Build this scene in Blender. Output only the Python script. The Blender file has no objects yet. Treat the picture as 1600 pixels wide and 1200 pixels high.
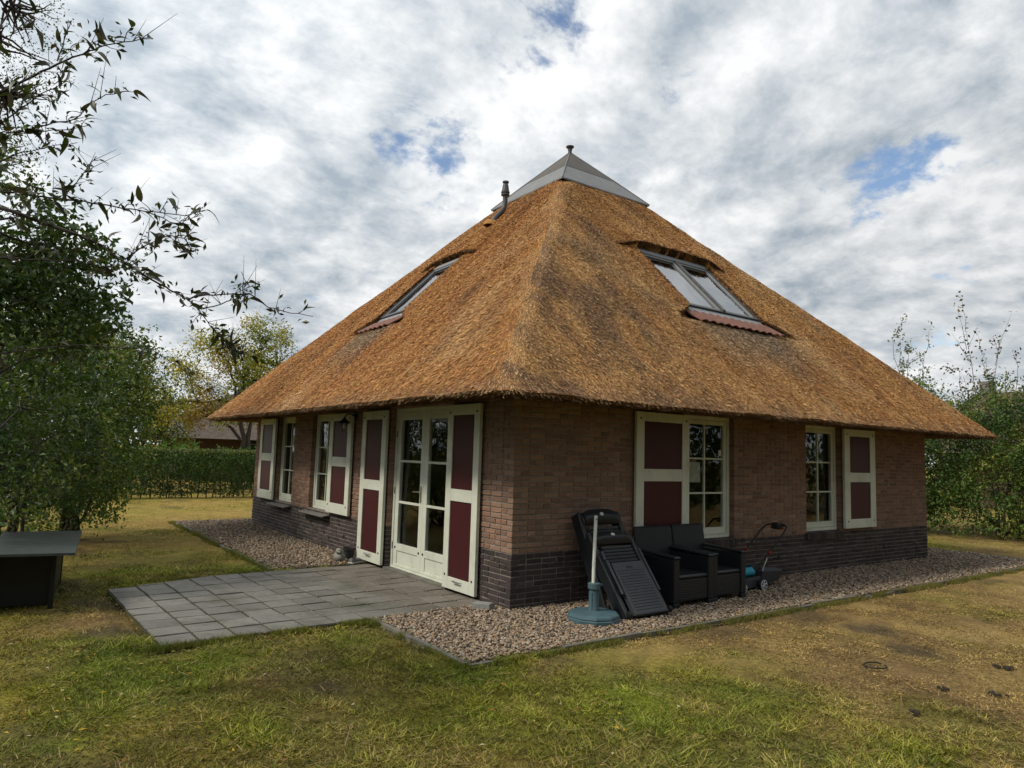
import bpy, bmesh, math, random
import numpy as np
from mathutils import Matrix, Vector

RNG = np.random.default_rng(7)
random.seed(7)
SC = bpy.context.scene
COL = SC.collection
R = math.radians

# ------------------------------------------------------------------ camera
FPX = 1101.39                      # focal length in pixels of a 1600 px wide frame
CPOS = np.array([-4.6903, -6.4868, 1.7308])
_yaw, _pitch, _roll = 0.9509, 0.0996, 0.0305
FW = np.array([math.cos(_yaw)*math.cos(_pitch), math.sin(_yaw)*math.cos(_pitch), math.sin(_pitch)])
_r = np.array([math.sin(_yaw), -math.cos(_yaw), 0.0])
_u = np.cross(_r, FW)
CR = math.cos(_roll)*_r + math.sin(_roll)*_u
CU = -math.sin(_roll)*_r + math.cos(_roll)*_u
cam = bpy.data.cameras.new('camera')
cam.sensor_width = 36.0
cam.lens = FPX/1600*36.0
cam.clip_start = 0.05
cam.clip_end = 3000
camo = bpy.data.objects.new('camera', cam)
COL.objects.link(camo)
M = Matrix.Identity(4)
for i in range(3):
    M[i][0], M[i][1], M[i][2], M[i][3] = CR[i], CU[i], -FW[i], CPOS[i]
camo.matrix_world = M
SC.camera = camo

def at(px, py, dist):
    """a place seen in direction (px, py), dist metres along the view axis"""
    return CPOS + FW*dist + CR*((px-800)/FPX*dist) - CU*((py-600)/FPX*dist)

# ------------------------------------------------------------------ sky, sun, exposure
SUN_AZ, SUN_EL = R(172), R(47)
SUN = Vector((math.cos(SUN_AZ)*math.cos(SUN_EL), math.sin(SUN_AZ)*math.cos(SUN_EL), math.sin(SUN_EL)))
SKY_STRENGTH = 0.10
world = bpy.data.worlds.new('World')
SC.world = world
world.use_nodes = True
wn, wl = world.node_tree.nodes, world.node_tree.links
wn.clear()

def N(tree, typ, **kw):
    n = tree.nodes.new(typ)
    for k, v in kw.items():
        if k.startswith('i_'):
            n.inputs[k[2:].replace('_', ' ')].default_value = v
        elif k.startswith('n_'):
            n.inputs[int(k[2:])].default_value = v
        else:
            setattr(n, k, v)
    return n

def build_sky():
    t = world.node_tree
    L = t.links.new
    out = N(t, 'ShaderNodeOutputWorld')
    bg = N(t, 'ShaderNodeBackground', i_Strength=SKY_STRENGTH)
    L(bg.outputs[0], out.inputs[0])
    sky = N(t, 'ShaderNodeTexSky', sky_type='NISHITA', sun_disc=False, sun_elevation=SUN_EL,
            sun_rotation=math.atan2(SUN.x, SUN.y))
    tc = N(t, 'ShaderNodeTexCoord')
    sep = N(t, 'ShaderNodeSeparateXYZ')
    L(tc.outputs['Generated'], sep.inputs[0])
    zc = N(t, 'ShaderNodeMath', operation='MAXIMUM', n_1=0.0)
    L(sep.outputs[2], zc.inputs[0])
    za = N(t, 'ShaderNodeMath', operation='ADD', n_1=0.30)
    L(zc.outputs[0], za.inputs[0])
    def div(k):
        d = N(t, 'ShaderNodeMath', operation='DIVIDE')
        L(sep.outputs[k], d.inputs[0]); L(za.outputs[0], d.inputs[1])
        return d
    dx, dy = div(0), div(1)
    p = N(t, 'ShaderNodeCombineXYZ')
    L(dx.outputs[0], p.inputs[0]); L(dy.outputs[0], p.inputs[1])
    off = N(t, 'ShaderNodeVectorMath', operation='ADD'); off.inputs[1].default_value = (CLOUD_OFF[0], CLOUD_OFF[1], 0)
    L(p.outputs[0], off.inputs[0])
    # slow warp so that the cloud edges curl
    wz = N(t, 'ShaderNodeTexNoise', i_Scale=1.3, i_Detail=3.0)
    L(off.outputs[0], wz.inputs['Vector'])
    ws = N(t, 'ShaderNodeVectorMath', operation='SCALE'); ws.inputs['Scale'].default_value = 0.22
    L(wz.outputs['Color'], ws.inputs[0])
    pw = N(t, 'ShaderNodeVectorMath', operation='ADD')
    L(off.outputs[0], pw.inputs[0]); L(ws.outputs[0], pw.inputs[1])
    def layer(vec, scale, detail, rough):
        n = N(t, 'ShaderNodeTexNoise', i_Scale=scale, i_Detail=detail, i_Roughness=rough); L(vec, n.inputs['Vector']); return n.outputs['Fac']
    def shift(vec, d):
        v = N(t, 'ShaderNodeVectorMath', operation='ADD'); v.inputs[1].default_value = d; L(vec, v.inputs[0]); return v.outputs[0]
    P = pw.outputs[0]
    cov = layer(P, 2.9, 11.0, .62)
    cr = N(t, 'ShaderNodeMapRange', interpolation_type='SMOOTHSTEP')
    cr.inputs['From Min'].default_value = 0.31; cr.inputs['From Max'].default_value = 0.40
    L(cov, cr.inputs['Value'])
    # billows: density falls towards the sun -> lit flank, rises -> shaded flank
    sdir = Vector((SUN.x, SUN.y, 0)).normalized()
    c2 = layer(shift(P, tuple(sdir*.055)), 2.9, 11.0, .62)
    df = N(t, 'ShaderNodeMath', operation='SUBTRACT'); L(cov, df.inputs[0]); L(c2, df.inputs[1])
    fine = layer(shift(P, (3.1, 8.7, 2.0)), 4.2, 10.0, .55)
    m1 = N(t, 'ShaderNodeMath', operation='MULTIPLY_ADD', n_1=1.6, n_2=0.0); L(df.outputs[0], m1.inputs[0])
    m2 = N(t, 'ShaderNodeMath', operation='ADD'); L(m1.outputs[0], m2.inputs[0]); L(fine, m2.inputs[1])
    # thick cores are greyer than the thin edges
    m3 = N(t, 'ShaderNodeMath', operation='MULTIPLY_ADD', n_1=-.55, n_2=.29); L(cov, m3.inputs[0])
    m4 = N(t, 'ShaderNodeMath', operation='ADD'); L(m2.outputs[0], m4.inputs[0]); L(m3.outputs[0], m4.inputs[1])
    sh = N(t, 'ShaderNodeValToRGB')
    e = sh.color_ramp.elements
    e[0].position = 0.28; e[0].color = (3.6, 4.2, 4.8, 1)
    e[1].position = 0.72; e[1].color = (8.8, 8.9, 8.95, 1)
    m = sh.color_ramp.elements.new(0.47); m.color = (5.7, 6.1, 6.45, 1)
    L(m4.outputs[0], sh.inputs[0])
    o2 = N(t, 'ShaderNodeVectorMath', operation='ADD'); o2.inputs[1].default_value = (13.1, 4.7, 0)
    L(off.outputs[0], o2.inputs[0])
    # big soft variation
    n3 = N(t, 'ShaderNodeTexNoise', i_Scale=0.55, i_Detail=2.0)
    L(o2.outputs[0], n3.inputs['Vector'])
    r3 = N(t, 'ShaderNodeMapRange'); r3.inputs['From Min'].default_value = .3; r3.inputs['From Max'].default_value = .7
    r3.inputs['To Min'].default_value = .86; r3.inputs['To Max'].default_value = 1.12
    L(n3.outputs['Fac'], r3.inputs['Value'])
    # clouds thin out and glow towards the veiled sun
    dot = N(t, 'ShaderNodeVectorMath', operation='DOT_PRODUCT'); dot.inputs[1].default_value = SUN
    L(tc.outputs['Generated'], dot.inputs[0])
    g = N(t, 'ShaderNodeMapRange'); g.inputs['From Min'].default_value = -0.3; g.inputs['From Max'].default_value = 1.0
    g.inputs['To Min'].default_value = 0.88; g.inputs['To Max'].default_value = 1.28
    L(dot.outputs['Value'], g.inputs['Value'])
    mm = N(t, 'ShaderNodeMath', operation='MULTIPLY')
    L(r3.outputs[0], mm.inputs[0]); L(g.outputs[0], mm.inputs[1])
    sc = N(t, 'ShaderNodeVectorMath', operation='SCALE')
    L(sh.outputs[0], sc.inputs[0]); L(mm.outputs[0], sc.inputs['Scale'])
    skb = N(t, 'ShaderNodeVectorMath', operation='SCALE'); skb.inputs['Scale'].default_value = 1.35
    L(sky.outputs[0], skb.inputs[0])
    mix = N(t, 'ShaderNodeMix', data_type='RGBA')
    L(cr.outputs[0], mix.inputs[0]); L(skb.outputs[0], mix.inputs[6]); L(sc.outputs[0], mix.inputs[7])
    L(mix.outputs[2], bg.inputs[0])
CLOUD_OFF = (4.32, 7.206)
build_sky()

sun = bpy.data.lights.new('sun', 'SUN')
sun.energy = 2.3
sun.angle = R(10)
sun.color = (1.0, 0.92, 0.78)
suno = bpy.data.objects.new('sun', sun)
COL.objects.link(suno)
suno.rotation_euler = SUN.to_track_quat('Z', 'Y').to_euler()

SC.view_settings.view_transform = 'Standard'
SC.view_settings.look = 'None'
SC.view_settings.exposure = 0.24
SC.view_settings.gamma = 1.0
SC.view_settings.use_curve_mapping = False
SC.render.engine = 'CYCLES'
SC.cycles.max_bounces = 7
SC.cycles.transparent_max_bounces = 12
SC.cycles.caustics_reflective = False
SC.cycles.caustics_refractive = False
SC.cycles.sample_clamp_indirect = 6

# ------------------------------------------------------------------ helpers
def tag(o, label=None, cat=None, group=None, kind=None):
    if label: o['label'] = label
    if cat: o['category'] = cat
    if group: o['group'] = group
    if kind: o['kind'] = kind
    return o

def empty(name, loc=(0, 0, 0), rz=0.0):
    o = bpy.data.objects.new(name, None)
    o.empty_display_size = 0.2
    o.location = loc
    o.rotation_euler = (0, 0, rz)
    COL.objects.link(o)
    return o

def link(name, me, parent=None, loc=None, rot=None, scale=None):
    o = bpy.data.objects.new(name, me)
    COL.objects.link(o)
    if parent is not None: o.parent = parent
    if loc is not None: o.location = loc
    if rot is not None: o.rotation_euler = rot
    if scale is not None: o.scale = scale
    return o

def mesh_np(name, V, F, mat=None, col=None, smooth=False):
    """V (n,3); F list of index arrays (m,k); col (n,3) per vertex"""
    me = bpy.data.meshes.new(name)
    V = np.ascontiguousarray(V, np.float32)
    if isinstance(F, np.ndarray): F = [F]
    F = [np.asarray(f, np.int32) for f in F if len(f)]
    me.vertices.add(len(V)); me.vertices.foreach_set('co', V.ravel())
    nl = sum(f.size for f in F); npol = sum(len(f) for f in F)
    me.loops.add(nl); me.polygons.add(npol)
    me.loops.foreach_set('vertex_index', np.concatenate([f.ravel() for f in F]))
    tot = np.concatenate([np.full(len(f), f.shape[1], np.int32) for f in F])
    st = np.concatenate([[0], np.cumsum(tot)[:-1]]).astype(np.int32)
    me.polygons.foreach_set('loop_start', st)
    try: me.polygons.foreach_set('loop_total', tot)
    except Exception: pass
    me.polygons.foreach_set('use_smooth', np.full(npol, smooth, bool))
    if col is not None:
        a = me.attributes.new('Col', 'FLOAT_COLOR', 'POINT')
        c = np.ones((len(V), 4), np.float32); c[:, :3] = col
        a.data.foreach_set('color', c.ravel())
    me.update(calc_edges=True)
    if mat: me.materials.append(mat)
    return me

class MB:
    """collects shapes into one mesh"""
    def __init__(s): s.V = []; s.F = {}; s.n = 0
    def add(s, V, faces):
        V = np.asarray(V, float)
        for f in faces:
            s.F.setdefault(len(f), []).append([i+s.n for i in f])
        s.V.append(V); s.n += len(V)
        return s
    def cbox(s, lo, hi, c=0.004, fn=None):
        V, F = cbox_vf(lo, hi, c)
        if fn is not None: V = fn(V)
        return s.add(V, F)
    def tube(s, pts, rad, seg=8, caps=True):
        V, F = tube_vf(pts, rad, seg, caps); return s.add(V, F)
    def lathe(s, prof, seg=16, center=(0, 0, 0), fn=None):
        V, F = lathe_vf(prof, seg, center)
        if fn is not None: V = fn(V)
        return s.add(V, F)
    def hexa(s, P):
        """8 corner points: bottom 4 then top 4, counter-clockwise from above"""
        return s.add(P, [(3, 2, 1, 0), (4, 5, 6, 7), (0, 1, 5, 4), (1, 2, 6, 5), (2, 3, 7, 6), (3, 0, 4, 7)])
    def mesh(s, name, mat, smooth=False, fix=True):
        me = mesh_np(name, np.concatenate(s.V), [np.array(v) for v in s.F.values()], mat, smooth=False)
        if fix:
            bm = bmesh.new(); bm.from_mesh(me)
            bmesh.ops.recalc_face_normals(bm, faces=bm.faces)
            bm.to_mesh(me); bm.free()
        if smooth:
            me.polygons.foreach_set('use_smooth', np.ones(len(me.polygons), bool))
            try: me.set_sharp_from_angle(angle=R(38))
            except Exception: pass
        return me
    def build(s, name, mat, parent=None, smooth=False, **k):
        return link(name, s.mesh(name, mat, smooth), parent, **k)

def cbox_vf(lo, hi, c):
    lo = np.minimum(lo, hi).astype(float); hi2 = np.maximum(np.asarray(lo, float), np.asarray(hi, float)); hi = hi2
    c = min(c, 0.45*float((hi-lo).min()))
    V = []; idx = {}
    for sx in (0, 1):
        for sy in (0, 1):
            for sz in (0, 1):
                s = (sx, sy, sz)
                base = np.array([hi[k] if s[k] else lo[k] for k in range(3)])
                inn = np.array([-c if s[k] else c for k in range(3)])
                for ax in range(3):          # vertex lying on the face of axis ax
                    v = base+inn; v[ax] = base[ax]
                    idx[(s, ax)] = len(V); V.append(v)
    F = []
    for ax in range(3):
        o = [k for k in range(3) if k != ax]
        for sd in (0, 1):
            q = []
            for a, b in ((0, 0), (1, 0), (1, 1), (0, 1)):
                s = [0, 0, 0]; s[ax] = sd; s[o[0]] = a; s[o[1]] = b
                q.append(idx[(tuple(s), ax)])
            if (sd == 1) == (ax == 1): q = q[::-1]
            F.append(tuple(q))
    for ax in range(3):                      # edges parallel to ax
        o = [k for k in range(3) if k != ax]
        for a in (0, 1):
            for b in (0, 1):
                s0 = [0, 0, 0]; s0[o[0]] = a; s0[o[1]] = b; s1 = list(s0); s1[ax] = 1
                F.append((idx[(tuple(s0), o[0])], idx[(tuple(s1), o[0])], idx[(tuple(s1), o[1])], idx[(tuple(s0), o[1])]))
    for sx in (0, 1):
        for sy in (0, 1):
            for sz in (0, 1):
                F.append(tuple(idx[((sx, sy, sz), k)] for k in range(3)))
    return np.array(V), F

def frame_of(d):
    d = d/np.linalg.norm(d)
    a = np.array([0, 0, 1.0]) if abs(d[2]) < .9 else np.array([1.0, 0, 0])
    u = np.cross(d, a); u /= np.linalg.norm(u)
    return u, np.cross(d, u)

def tube_vf(pts, rad, seg=8, caps=True):
    pts = np.asarray(pts, float); n = len(pts)
    rad = np.broadcast_to(np.asarray(rad, float), (n,))
    V = []; F = []
    u = None
    for i in range(n):
        d = pts[min(i+1, n-1)]-pts[max(i-1, 0)]
        d = d/np.linalg.norm(d)
        if u is None: u, w = frame_of(d)
        else:
            u = u-d*np.dot(u, d); u /= np.linalg.norm(u); w = np.cross(d, u)
        for k in range(seg):
            a = 2*math.pi*k/seg
            V.append(pts[i]+rad[i]*(math.cos(a)*u+math.sin(a)*w))
    for i in range(n-1):
        for k in range(seg):
            k2 = (k+1) % seg
            F.append((i*seg+k, i*seg+k2, (i+1)*seg+k2, (i+1)*seg+k))
    if caps:
        F.append(tuple(range(seg))[::-1]); F.append(tuple((n-1)*seg+k for k in range(seg)))
    return np.array(V), F

def lathe_vf(prof, seg=16, center=(0, 0, 0)):
    V = []; F = []
    for r, z in prof:
        for k in range(seg):
            a = 2*math.pi*k/seg
            V.append((center[0]+r*math.cos(a), center[1]+r*math.sin(a), center[2]+z))
    n = len(prof)
    for i in range(n-1):
        for k in range(seg):
            k2 = (k+1) % seg
            F.append((i*seg+k, i*seg+k2, (i+1)*seg+k2, (i+1)*seg+k))
    F.append(tuple(range(seg))[::-1]); F.append(tuple((n-1)*seg+k for k in range(seg)))
    return np.array(V), F

# value noise on numpy arrays
_TAB = RNG.random((256, 256))
def vnoise(x, y):
    xi = np.floor(x).astype(int); yi = np.floor(y).astype(int)
    fx = x-xi; fy = y-yi
    fx = fx*fx*(3-2*fx); fy = fy*fy*(3-2*fy)
    g = lambda a, b: _TAB[a & 255, b & 255]
    return (g(xi, yi)*(1-fx)+g(xi+1, yi)*fx)*(1-fy)+(g(xi, yi+1)*(1-fx)+g(xi+1, yi+1)*fx)*fy
def fbm(x, y, o=4):
    s = 0; a = .5; t = 0
    for k in range(o):
        s = s+a*vnoise(x*2**k+17.3*k, y*2**k+5.1*k); t += a; a *= .55
    return s/t
def sstep(a, b, x):
    t = np.clip((x-a)/(b-a), 0, 1); return t*t*(3-2*t)
def lerp(a, b, t):
    t = np.asarray(t)[..., None]; return np.asarray(a)*(1-t)+np.asarray(b)*t

# ------------------------------------------------------------------ materials
def material(name, color=(.5, .5, .5), rough=.7, attr=False, var=.25, scale=8.0, bump=.0, bscale=60.0, spec=.4,
             metal=0.0, stretch=None, dirt=None, dirt_amt=.0, dirt_scale=2.0, sheen=0):
    m = bpy.data.materials.new(name); m.use_nodes = True
    t = m.node_tree; t.nodes.clear(); L = t.links.new
    out = N(t, 'ShaderNodeOutputMaterial')
    b = N(t, 'ShaderNodeBsdfPrincipled', i_Roughness=rough, i_Metallic=metal)
    b.inputs['Specular IOR Level'].default_value = spec
    L(b.outputs[0], out.inputs[0])
    geo = N(t, 'ShaderNodeNewGeometry')
    vec = geo.outputs['Position']
    if stretch:
        mp = N(t, 'ShaderNodeMapping'); mp.inputs['Scale'].default_value = stretch
        L(vec, mp.inputs[0]); vec = mp.outputs[0]
    if attr:
        at_ = N(t, 'ShaderNodeAttribute', attribute_name='Col'); c = at_.outputs['Color']
    else:
        rgb = N(t, 'ShaderNodeRGB'); rgb.outputs[0].default_value = (*color, 1); c = rgb.outputs[0]
    if var:
        nz = N(t, 'ShaderNodeTexNoise', i_Scale=scale, i_Detail=6.0, i_Roughness=.6)
        L(vec, nz.inputs['Vector'])
        mr = N(t, 'ShaderNodeMapRange'); mr.inputs['From Min'].default_value = .25; mr.inputs['From Max'].default_value = .75
        mr.inputs['To Min'].default_value = 1-var; mr.inputs['To Max'].default_value = 1+var
        L(nz.outputs['Fac'], mr.inputs['Value'])
        s = N(t, 'ShaderNodeVectorMath', operation='SCALE')
        L(c, s.inputs[0]); L(mr.outputs[0], s.inputs['Scale']); c = s.outputs[0]
    if dirt:
        nz = N(t, 'ShaderNodeTexNoise', i_Scale=dirt_scale, i_Detail=7.0, i_Roughness=.65)
        L(geo.outputs['Position'], nz.inputs['Vector'])
        mr = N(t, 'ShaderNodeMapRange'); mr.inputs['From Min'].default_value = .48; mr.inputs['From Max'].default_value = .68
        mr.inputs['To Max'].default_value = dirt_amt
        L(nz.outputs['Fac'], mr.inputs['Value'])
        mx = N(t, 'ShaderNodeMix', data_type='RGBA'); mx.inputs[7].default_value = (*dirt, 1)
        L(mr.outputs[0], mx.inputs[0]); L(c, mx.inputs[6]); c = mx.outputs[2]
        rr = N(t, 'ShaderNodeMapRange'); rr.inputs['To Min'].default_value = max(rough-.12, .1); rr.inputs['To Max'].default_value = min(rough+.15, 1)
        L(nz.outputs['Fac'], rr.inputs['Value']); L(rr.outputs[0], b.inputs['Roughness'])
    L(c, b.inputs['Base Color'])
    if bump:
        nb = N(t, 'ShaderNodeTexNoise', i_Scale=bscale, i_Detail=5.0, i_Roughness=.65)
        L(vec, nb.inputs['Vector'])
        bp = N(t, 'ShaderNodeBump', i_Strength=min(bump, 1.0), i_Distance=.01)
        L(nb.outputs['Fac'], bp.inputs['Height']); L(bp.outputs[0], b.inputs['Normal'])
    return m

def leaf_material(name, trans=.26, rough=.45, spec=.35):
    m = bpy.data.materials.new(name); m.use_nodes = True
    t = m.node_tree; t.nodes.clear(); L = t.links.new
    out = N(t, 'ShaderNodeOutputMaterial')
    a = N(t, 'ShaderNodeAttribute', attribute_name='Col')
    b = N(t, 'ShaderNodeBsdfPrincipled', i_Roughness=rough); b.inputs['Specular IOR Level'].default_value = spec
    tr = N(t, 'ShaderNodeBsdfTranslucent')
    mx = N(t, 'ShaderNodeMixShader'); mx.inputs[0].default_value = trans
    L(a.outputs['Color'], b.inputs['Base Color'])
    s = N(t, 'ShaderNodeVectorMath', operation='MULTIPLY'); s.inputs[1].default_value = (1.25, 1.35, .7)
    L(a.outputs['Color'], s.inputs[0]); L(s.outputs[0], tr.inputs[0])
    L(b.outputs[0], mx.inputs[1]); L(tr.outputs[0], mx.inputs[2]); L(mx.outputs[0], out.inputs[0])
    return m

def glass_material(name, tint=(.75, .8, .8), refl=1.0, ior=1.7, rough=.015):
    m = bpy.data.materials.new(name); m.use_nodes = True
    t = m.node_tree; t.nodes.clear(); L = t.links.new
    out = N(t, 'ShaderNodeOutputMaterial')
    tr = N(t, 'ShaderNodeBsdfTransparent'); tr.inputs[0].default_value = (*tint, 1)
    gl = N(t, 'ShaderNodeBsdfGlossy', i_Roughness=rough); gl.inputs[0].default_value = (refl, refl, refl, 1)
    fr = N(t, 'ShaderNodeFresnel', i_IOR=ior)
    geo = N(t, 'ShaderNodeNewGeometry')
    # a pane reflects alike from both sides
    io = N(t, 'ShaderNodeMapRange'); io.inputs['To Min'].default_value = ior; io.inputs['To Max'].default_value = 1/ior
    L(geo.outputs['Backfacing'], io.inputs['Value']); L(io.outputs[0], fr.inputs['IOR'])
    nz = N(t, 'ShaderNodeTexNoise', i_Scale=1.7, i_Detail=2.0); L(geo.outputs['Position'], nz.inputs['Vector'])
    bp = N(t, 'ShaderNodeBump', i_Strength=.035, i_Distance=.2); L(nz.outputs['Fac'], bp.inputs['Height'])
    L(bp.outputs[0], gl.inputs['Normal'])
    mx = N(t, 'ShaderNodeMixShader')
    L(fr.outputs[0], mx.inputs[0]); L(tr.outputs[0], mx.inputs[1]); L(gl.outputs[0], mx.inputs[2]); L(mx.outputs[0], out.inputs[0])
    return m

MT = {}
MT['brick'] = material('brick', attr=True, rough=.85, var=.28, scale=45, bump=.55, bscale=130, spec=.2)
MT['mortar'] = material('mortar', (.25, .225, .20), rough=.95, var=.3, scale=9, bump=.5, bscale=220, spec=.1)
MT['paint'] = material('cream_paint', (.64, .665, .575), rough=.42, var=.05, scale=3, bump=.05, bscale=30, spec=.4,
                       dirt=(.30, .31, .24), dirt_amt=.35, dirt_scale=3.3)
MT['red'] = material('oxblood_paint', (.050, .0045, .0065), rough=.5, var=.1, scale=4, bump=.03, bscale=25, spec=.4)
MT['black'] = material('black_iron', (.012, .012, .013), rough=.5, var=.2, bump=.1)
MT['steel'] = material('handle_steel', (.62, .62, .60), rough=.3, metal=1.0, var=.08)
MT['glass'] = glass_material('window_glass')
MT['skyglass'] = glass_material('roof_window_glass', tint=(.35, .4, .42), ior=7.0, rough=.06)
MT['thatch_base'] = material('thatch_mat', attr=True, rough=.95, var=.35, scale=70, bump=.9, bscale=150, spec=.1)
MT['thatch'] = material('reed', attr=True, rough=.75, var=.0, spec=.25)
MT['soffit'] = material('soffit_wood', (.055, .035, .022), rough=.85, var=.3, scale=20, bump=.3)
MT['zinc_lo'] = material('zinc_light', (.17, .175, .18), rough=.7, var=.1, scale=5, bump=.05, dirt=(.12, .115, .105), dirt_amt=.5, dirt_scale=4)
MT['zinc_hi'] = material('zinc_dark', (.095, .088, .08), rough=.85, var=.25, scale=6, bump=.15, dirt=(.06, .052, .045), dirt_amt=.6, dirt_scale=3)
MT['pipe'] = material('vent_plastic', (.055, .055, .06), rough=.5, var=.15)
MT['tile'] = material('clay_tile', (.17, .075, .052), rough=.8, var=.3, scale=14, bump=.3, bscale=80, dirt=(.09, .055, .045), dirt_amt=.6, dirt_scale=9)
MT['alu'] = material('skylight_frame', (.05, .05, .052), rough=.4, var=.1)
MT['alu_grey'] = material('skylight_flashing', (.22, .23, .24), rough=.45, var=.1)
MT['slate'] = material('slate_sill', (.16, .15, .14), rough=.6, var=.25, scale=12, bump=.2)
MT['paver'] = material('concrete_paver', attr=True, rough=.62, var=.22, scale=16, bump=.45, bscale=110, spec=.45,
                       dirt=(.055, .06, .035), dirt_amt=.75, dirt_scale=1.7)
MT['joint'] = material('joint_sand', (.030, .033, .012), rough=.95, var=.5, scale=9, bump=.6)
MT['kerb'] = material('kerb_concrete', (.15, .145, .125), rough=.9, var=.35, scale=6, bump=.5, bscale=90, dirt=(.06, .065, .03), dirt_amt=.6, dirt_scale=4)
MT['pebble'] = material('pebble', attr=True, rough=.75, var=.3, scale=90, spec=.3)
MT['gravel_bed'] = material('gravel_soil', (.12, .095, .07), rough=.95, var=.5, scale=60, bump=.8, bscale=90)
MT['plastic'] = material('anthracite_plastic', (.014, .016, .020), rough=.42, var=.12, scale=10, bump=.06, bscale=60, spec=.4)
MT['plastic2'] = material('anthracite_panel', (.048, .051, .060), rough=.5, var=.15, scale=7, bump=.08, bscale=80, spec=.4)
MT['emblem'] = material('emblem_grey', (.5, .52, .52), rough=.4, var=.1)
MT['pbase'] = material('bluegreen_plastic', (.060, .115, .14), rough=.5, var=.15, scale=10, bump=.1, bscale=60, dirt=(.09, .12, .11), dirt_amt=.5, dirt_scale=8)
MT['pole'] = material('white_enamel', (.62, .64, .60), rough=.4, var=.06, dirt=(.3, .3, .25), dirt_amt=.3, dirt_scale=9)
MT['teal'] = material('turquoise_plastic', (.005, .24, .36), rough=.35, var=.08)
MT['orange'] = material('orange_plastic', (.25, .04, .015), rough=.4, var=.1)
MT['block'] = material('concrete_block', (.24, .245, .235), rough=.9, var=.2, scale=20, bump=.5, bscale=120)
MT['tabletop'] = material('weathered_board', (.055, .066, .066), rough=.38, var=.4, scale=5, bump=.12, bscale=20, stretch=(1, 7, 1),
                          dirt=(.05, .06, .05), dirt_amt=.6, dirt_scale=5)
MT['inside'] = material('room_wall', (.30, .28, .25), rough=.9, var=.1)
MT['curtain'] = material('curtain_cloth', (.42, .42, .38), rough=.9, var=.15, stretch=(6, 6, 1))
MT['paper'] = material('paper', (.6, .6, .52), rough=.8, var=.1)
MT['stone'] = material('grey_stone', (.26, .26, .24), rough=.8, var=.4, scale=22, bump=.5, bscale=60)
MT['pot'] = material('dark_pot', (.025, .026, .026), rough=.6, var=.2)
MT['shoe'] = material('shoe_cloth', (.16, .17, .18), rough=.75, var=.35, scale=30)
MT['bark'] = material('bark', (.065, .052, .04), rough=.95, var=.4, scale=18, bump=.7, bscale=60)
MT['twig'] = material('twig_bark', (.035, .026, .024), rough=.85, var=.3, scale=30)
MT['leaf'] = leaf_material('leaf')
MT['leafdry'] = leaf_material('dry_leaf', trans=.15, rough=.7, spec=.15)
MT['grass'] = leaf_material('grass_blade', trans=.25, rough=.6, spec=.2)
MT['ground'] = material('turf_soil', attr=True, rough=.95, var=.45, scale=22, bump=.9, bscale=70, spec=.1)
MT['soil'] = material('dark_soil', (.035, .027, .019), rough=.97, var=.5, scale=40, bump=.9)
MT['farthatch'] = material('old_thatch', (.095, .075, .062), rough=.97, var=.4, scale=5, bump=.6, bscale=30)
MT['farwall'] = material('far_brick', (.085, .05, .038), rough=.9, var=.3, scale=6, bump=.3)
MT['rubber'] = material('black_rubber', (.010, .010, .010), rough=.6, var=.1)
MT['bulb'] = glass_material('lamp_glass', tint=(.9, .9, .88), ior=1.45)

# ------------------------------------------------------------------ ground
LX, LY, OV, ZE, ZA = 9.832, 10.079, 0.965, 2.353, 8.353
GRAVEL = [(-1.45, 0.0, 3.72, 10.85), (-1.45, 11.5, -1.43, 0.0), (-1.45, 0.0, 0.0, 0.52), (9.83, 11.5, 0.0, 5.0), (0.0, 2.0, 10.08, 10.85)]
PAT = dict(ox=-3.46, oy=0.29, rot=R(2.2), nx=10, ny=10, step=0.322)
def patio_uv(x, y):
    c, s = math.cos(PAT['rot']), math.sin(PAT['rot'])
    dx, dy = x-PAT['ox'], y-PAT['oy']
    return (dx*c+dy*s), (-dx*s+dy*c)
def vmax(u):
    return PAT['ny']*PAT['step']-.36*np.clip(1-u/1.35, 0, 1)
def on_hard(x, y, m=0.0):
    h = (x > -m) & (x < LX+m) & (y > -m) & (y < LY+m)
    for x0, x1, y0, y1 in GRAVEL:
        h |= (x > x0-m) & (x < x1+m) & (y > y0-m) & (y < y1+m)
    u, v = patio_uv(x, y)
    h |= (u > -m) & (x < 0) & (v > -m) & (v < vmax(u)+m)
    return h

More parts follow.
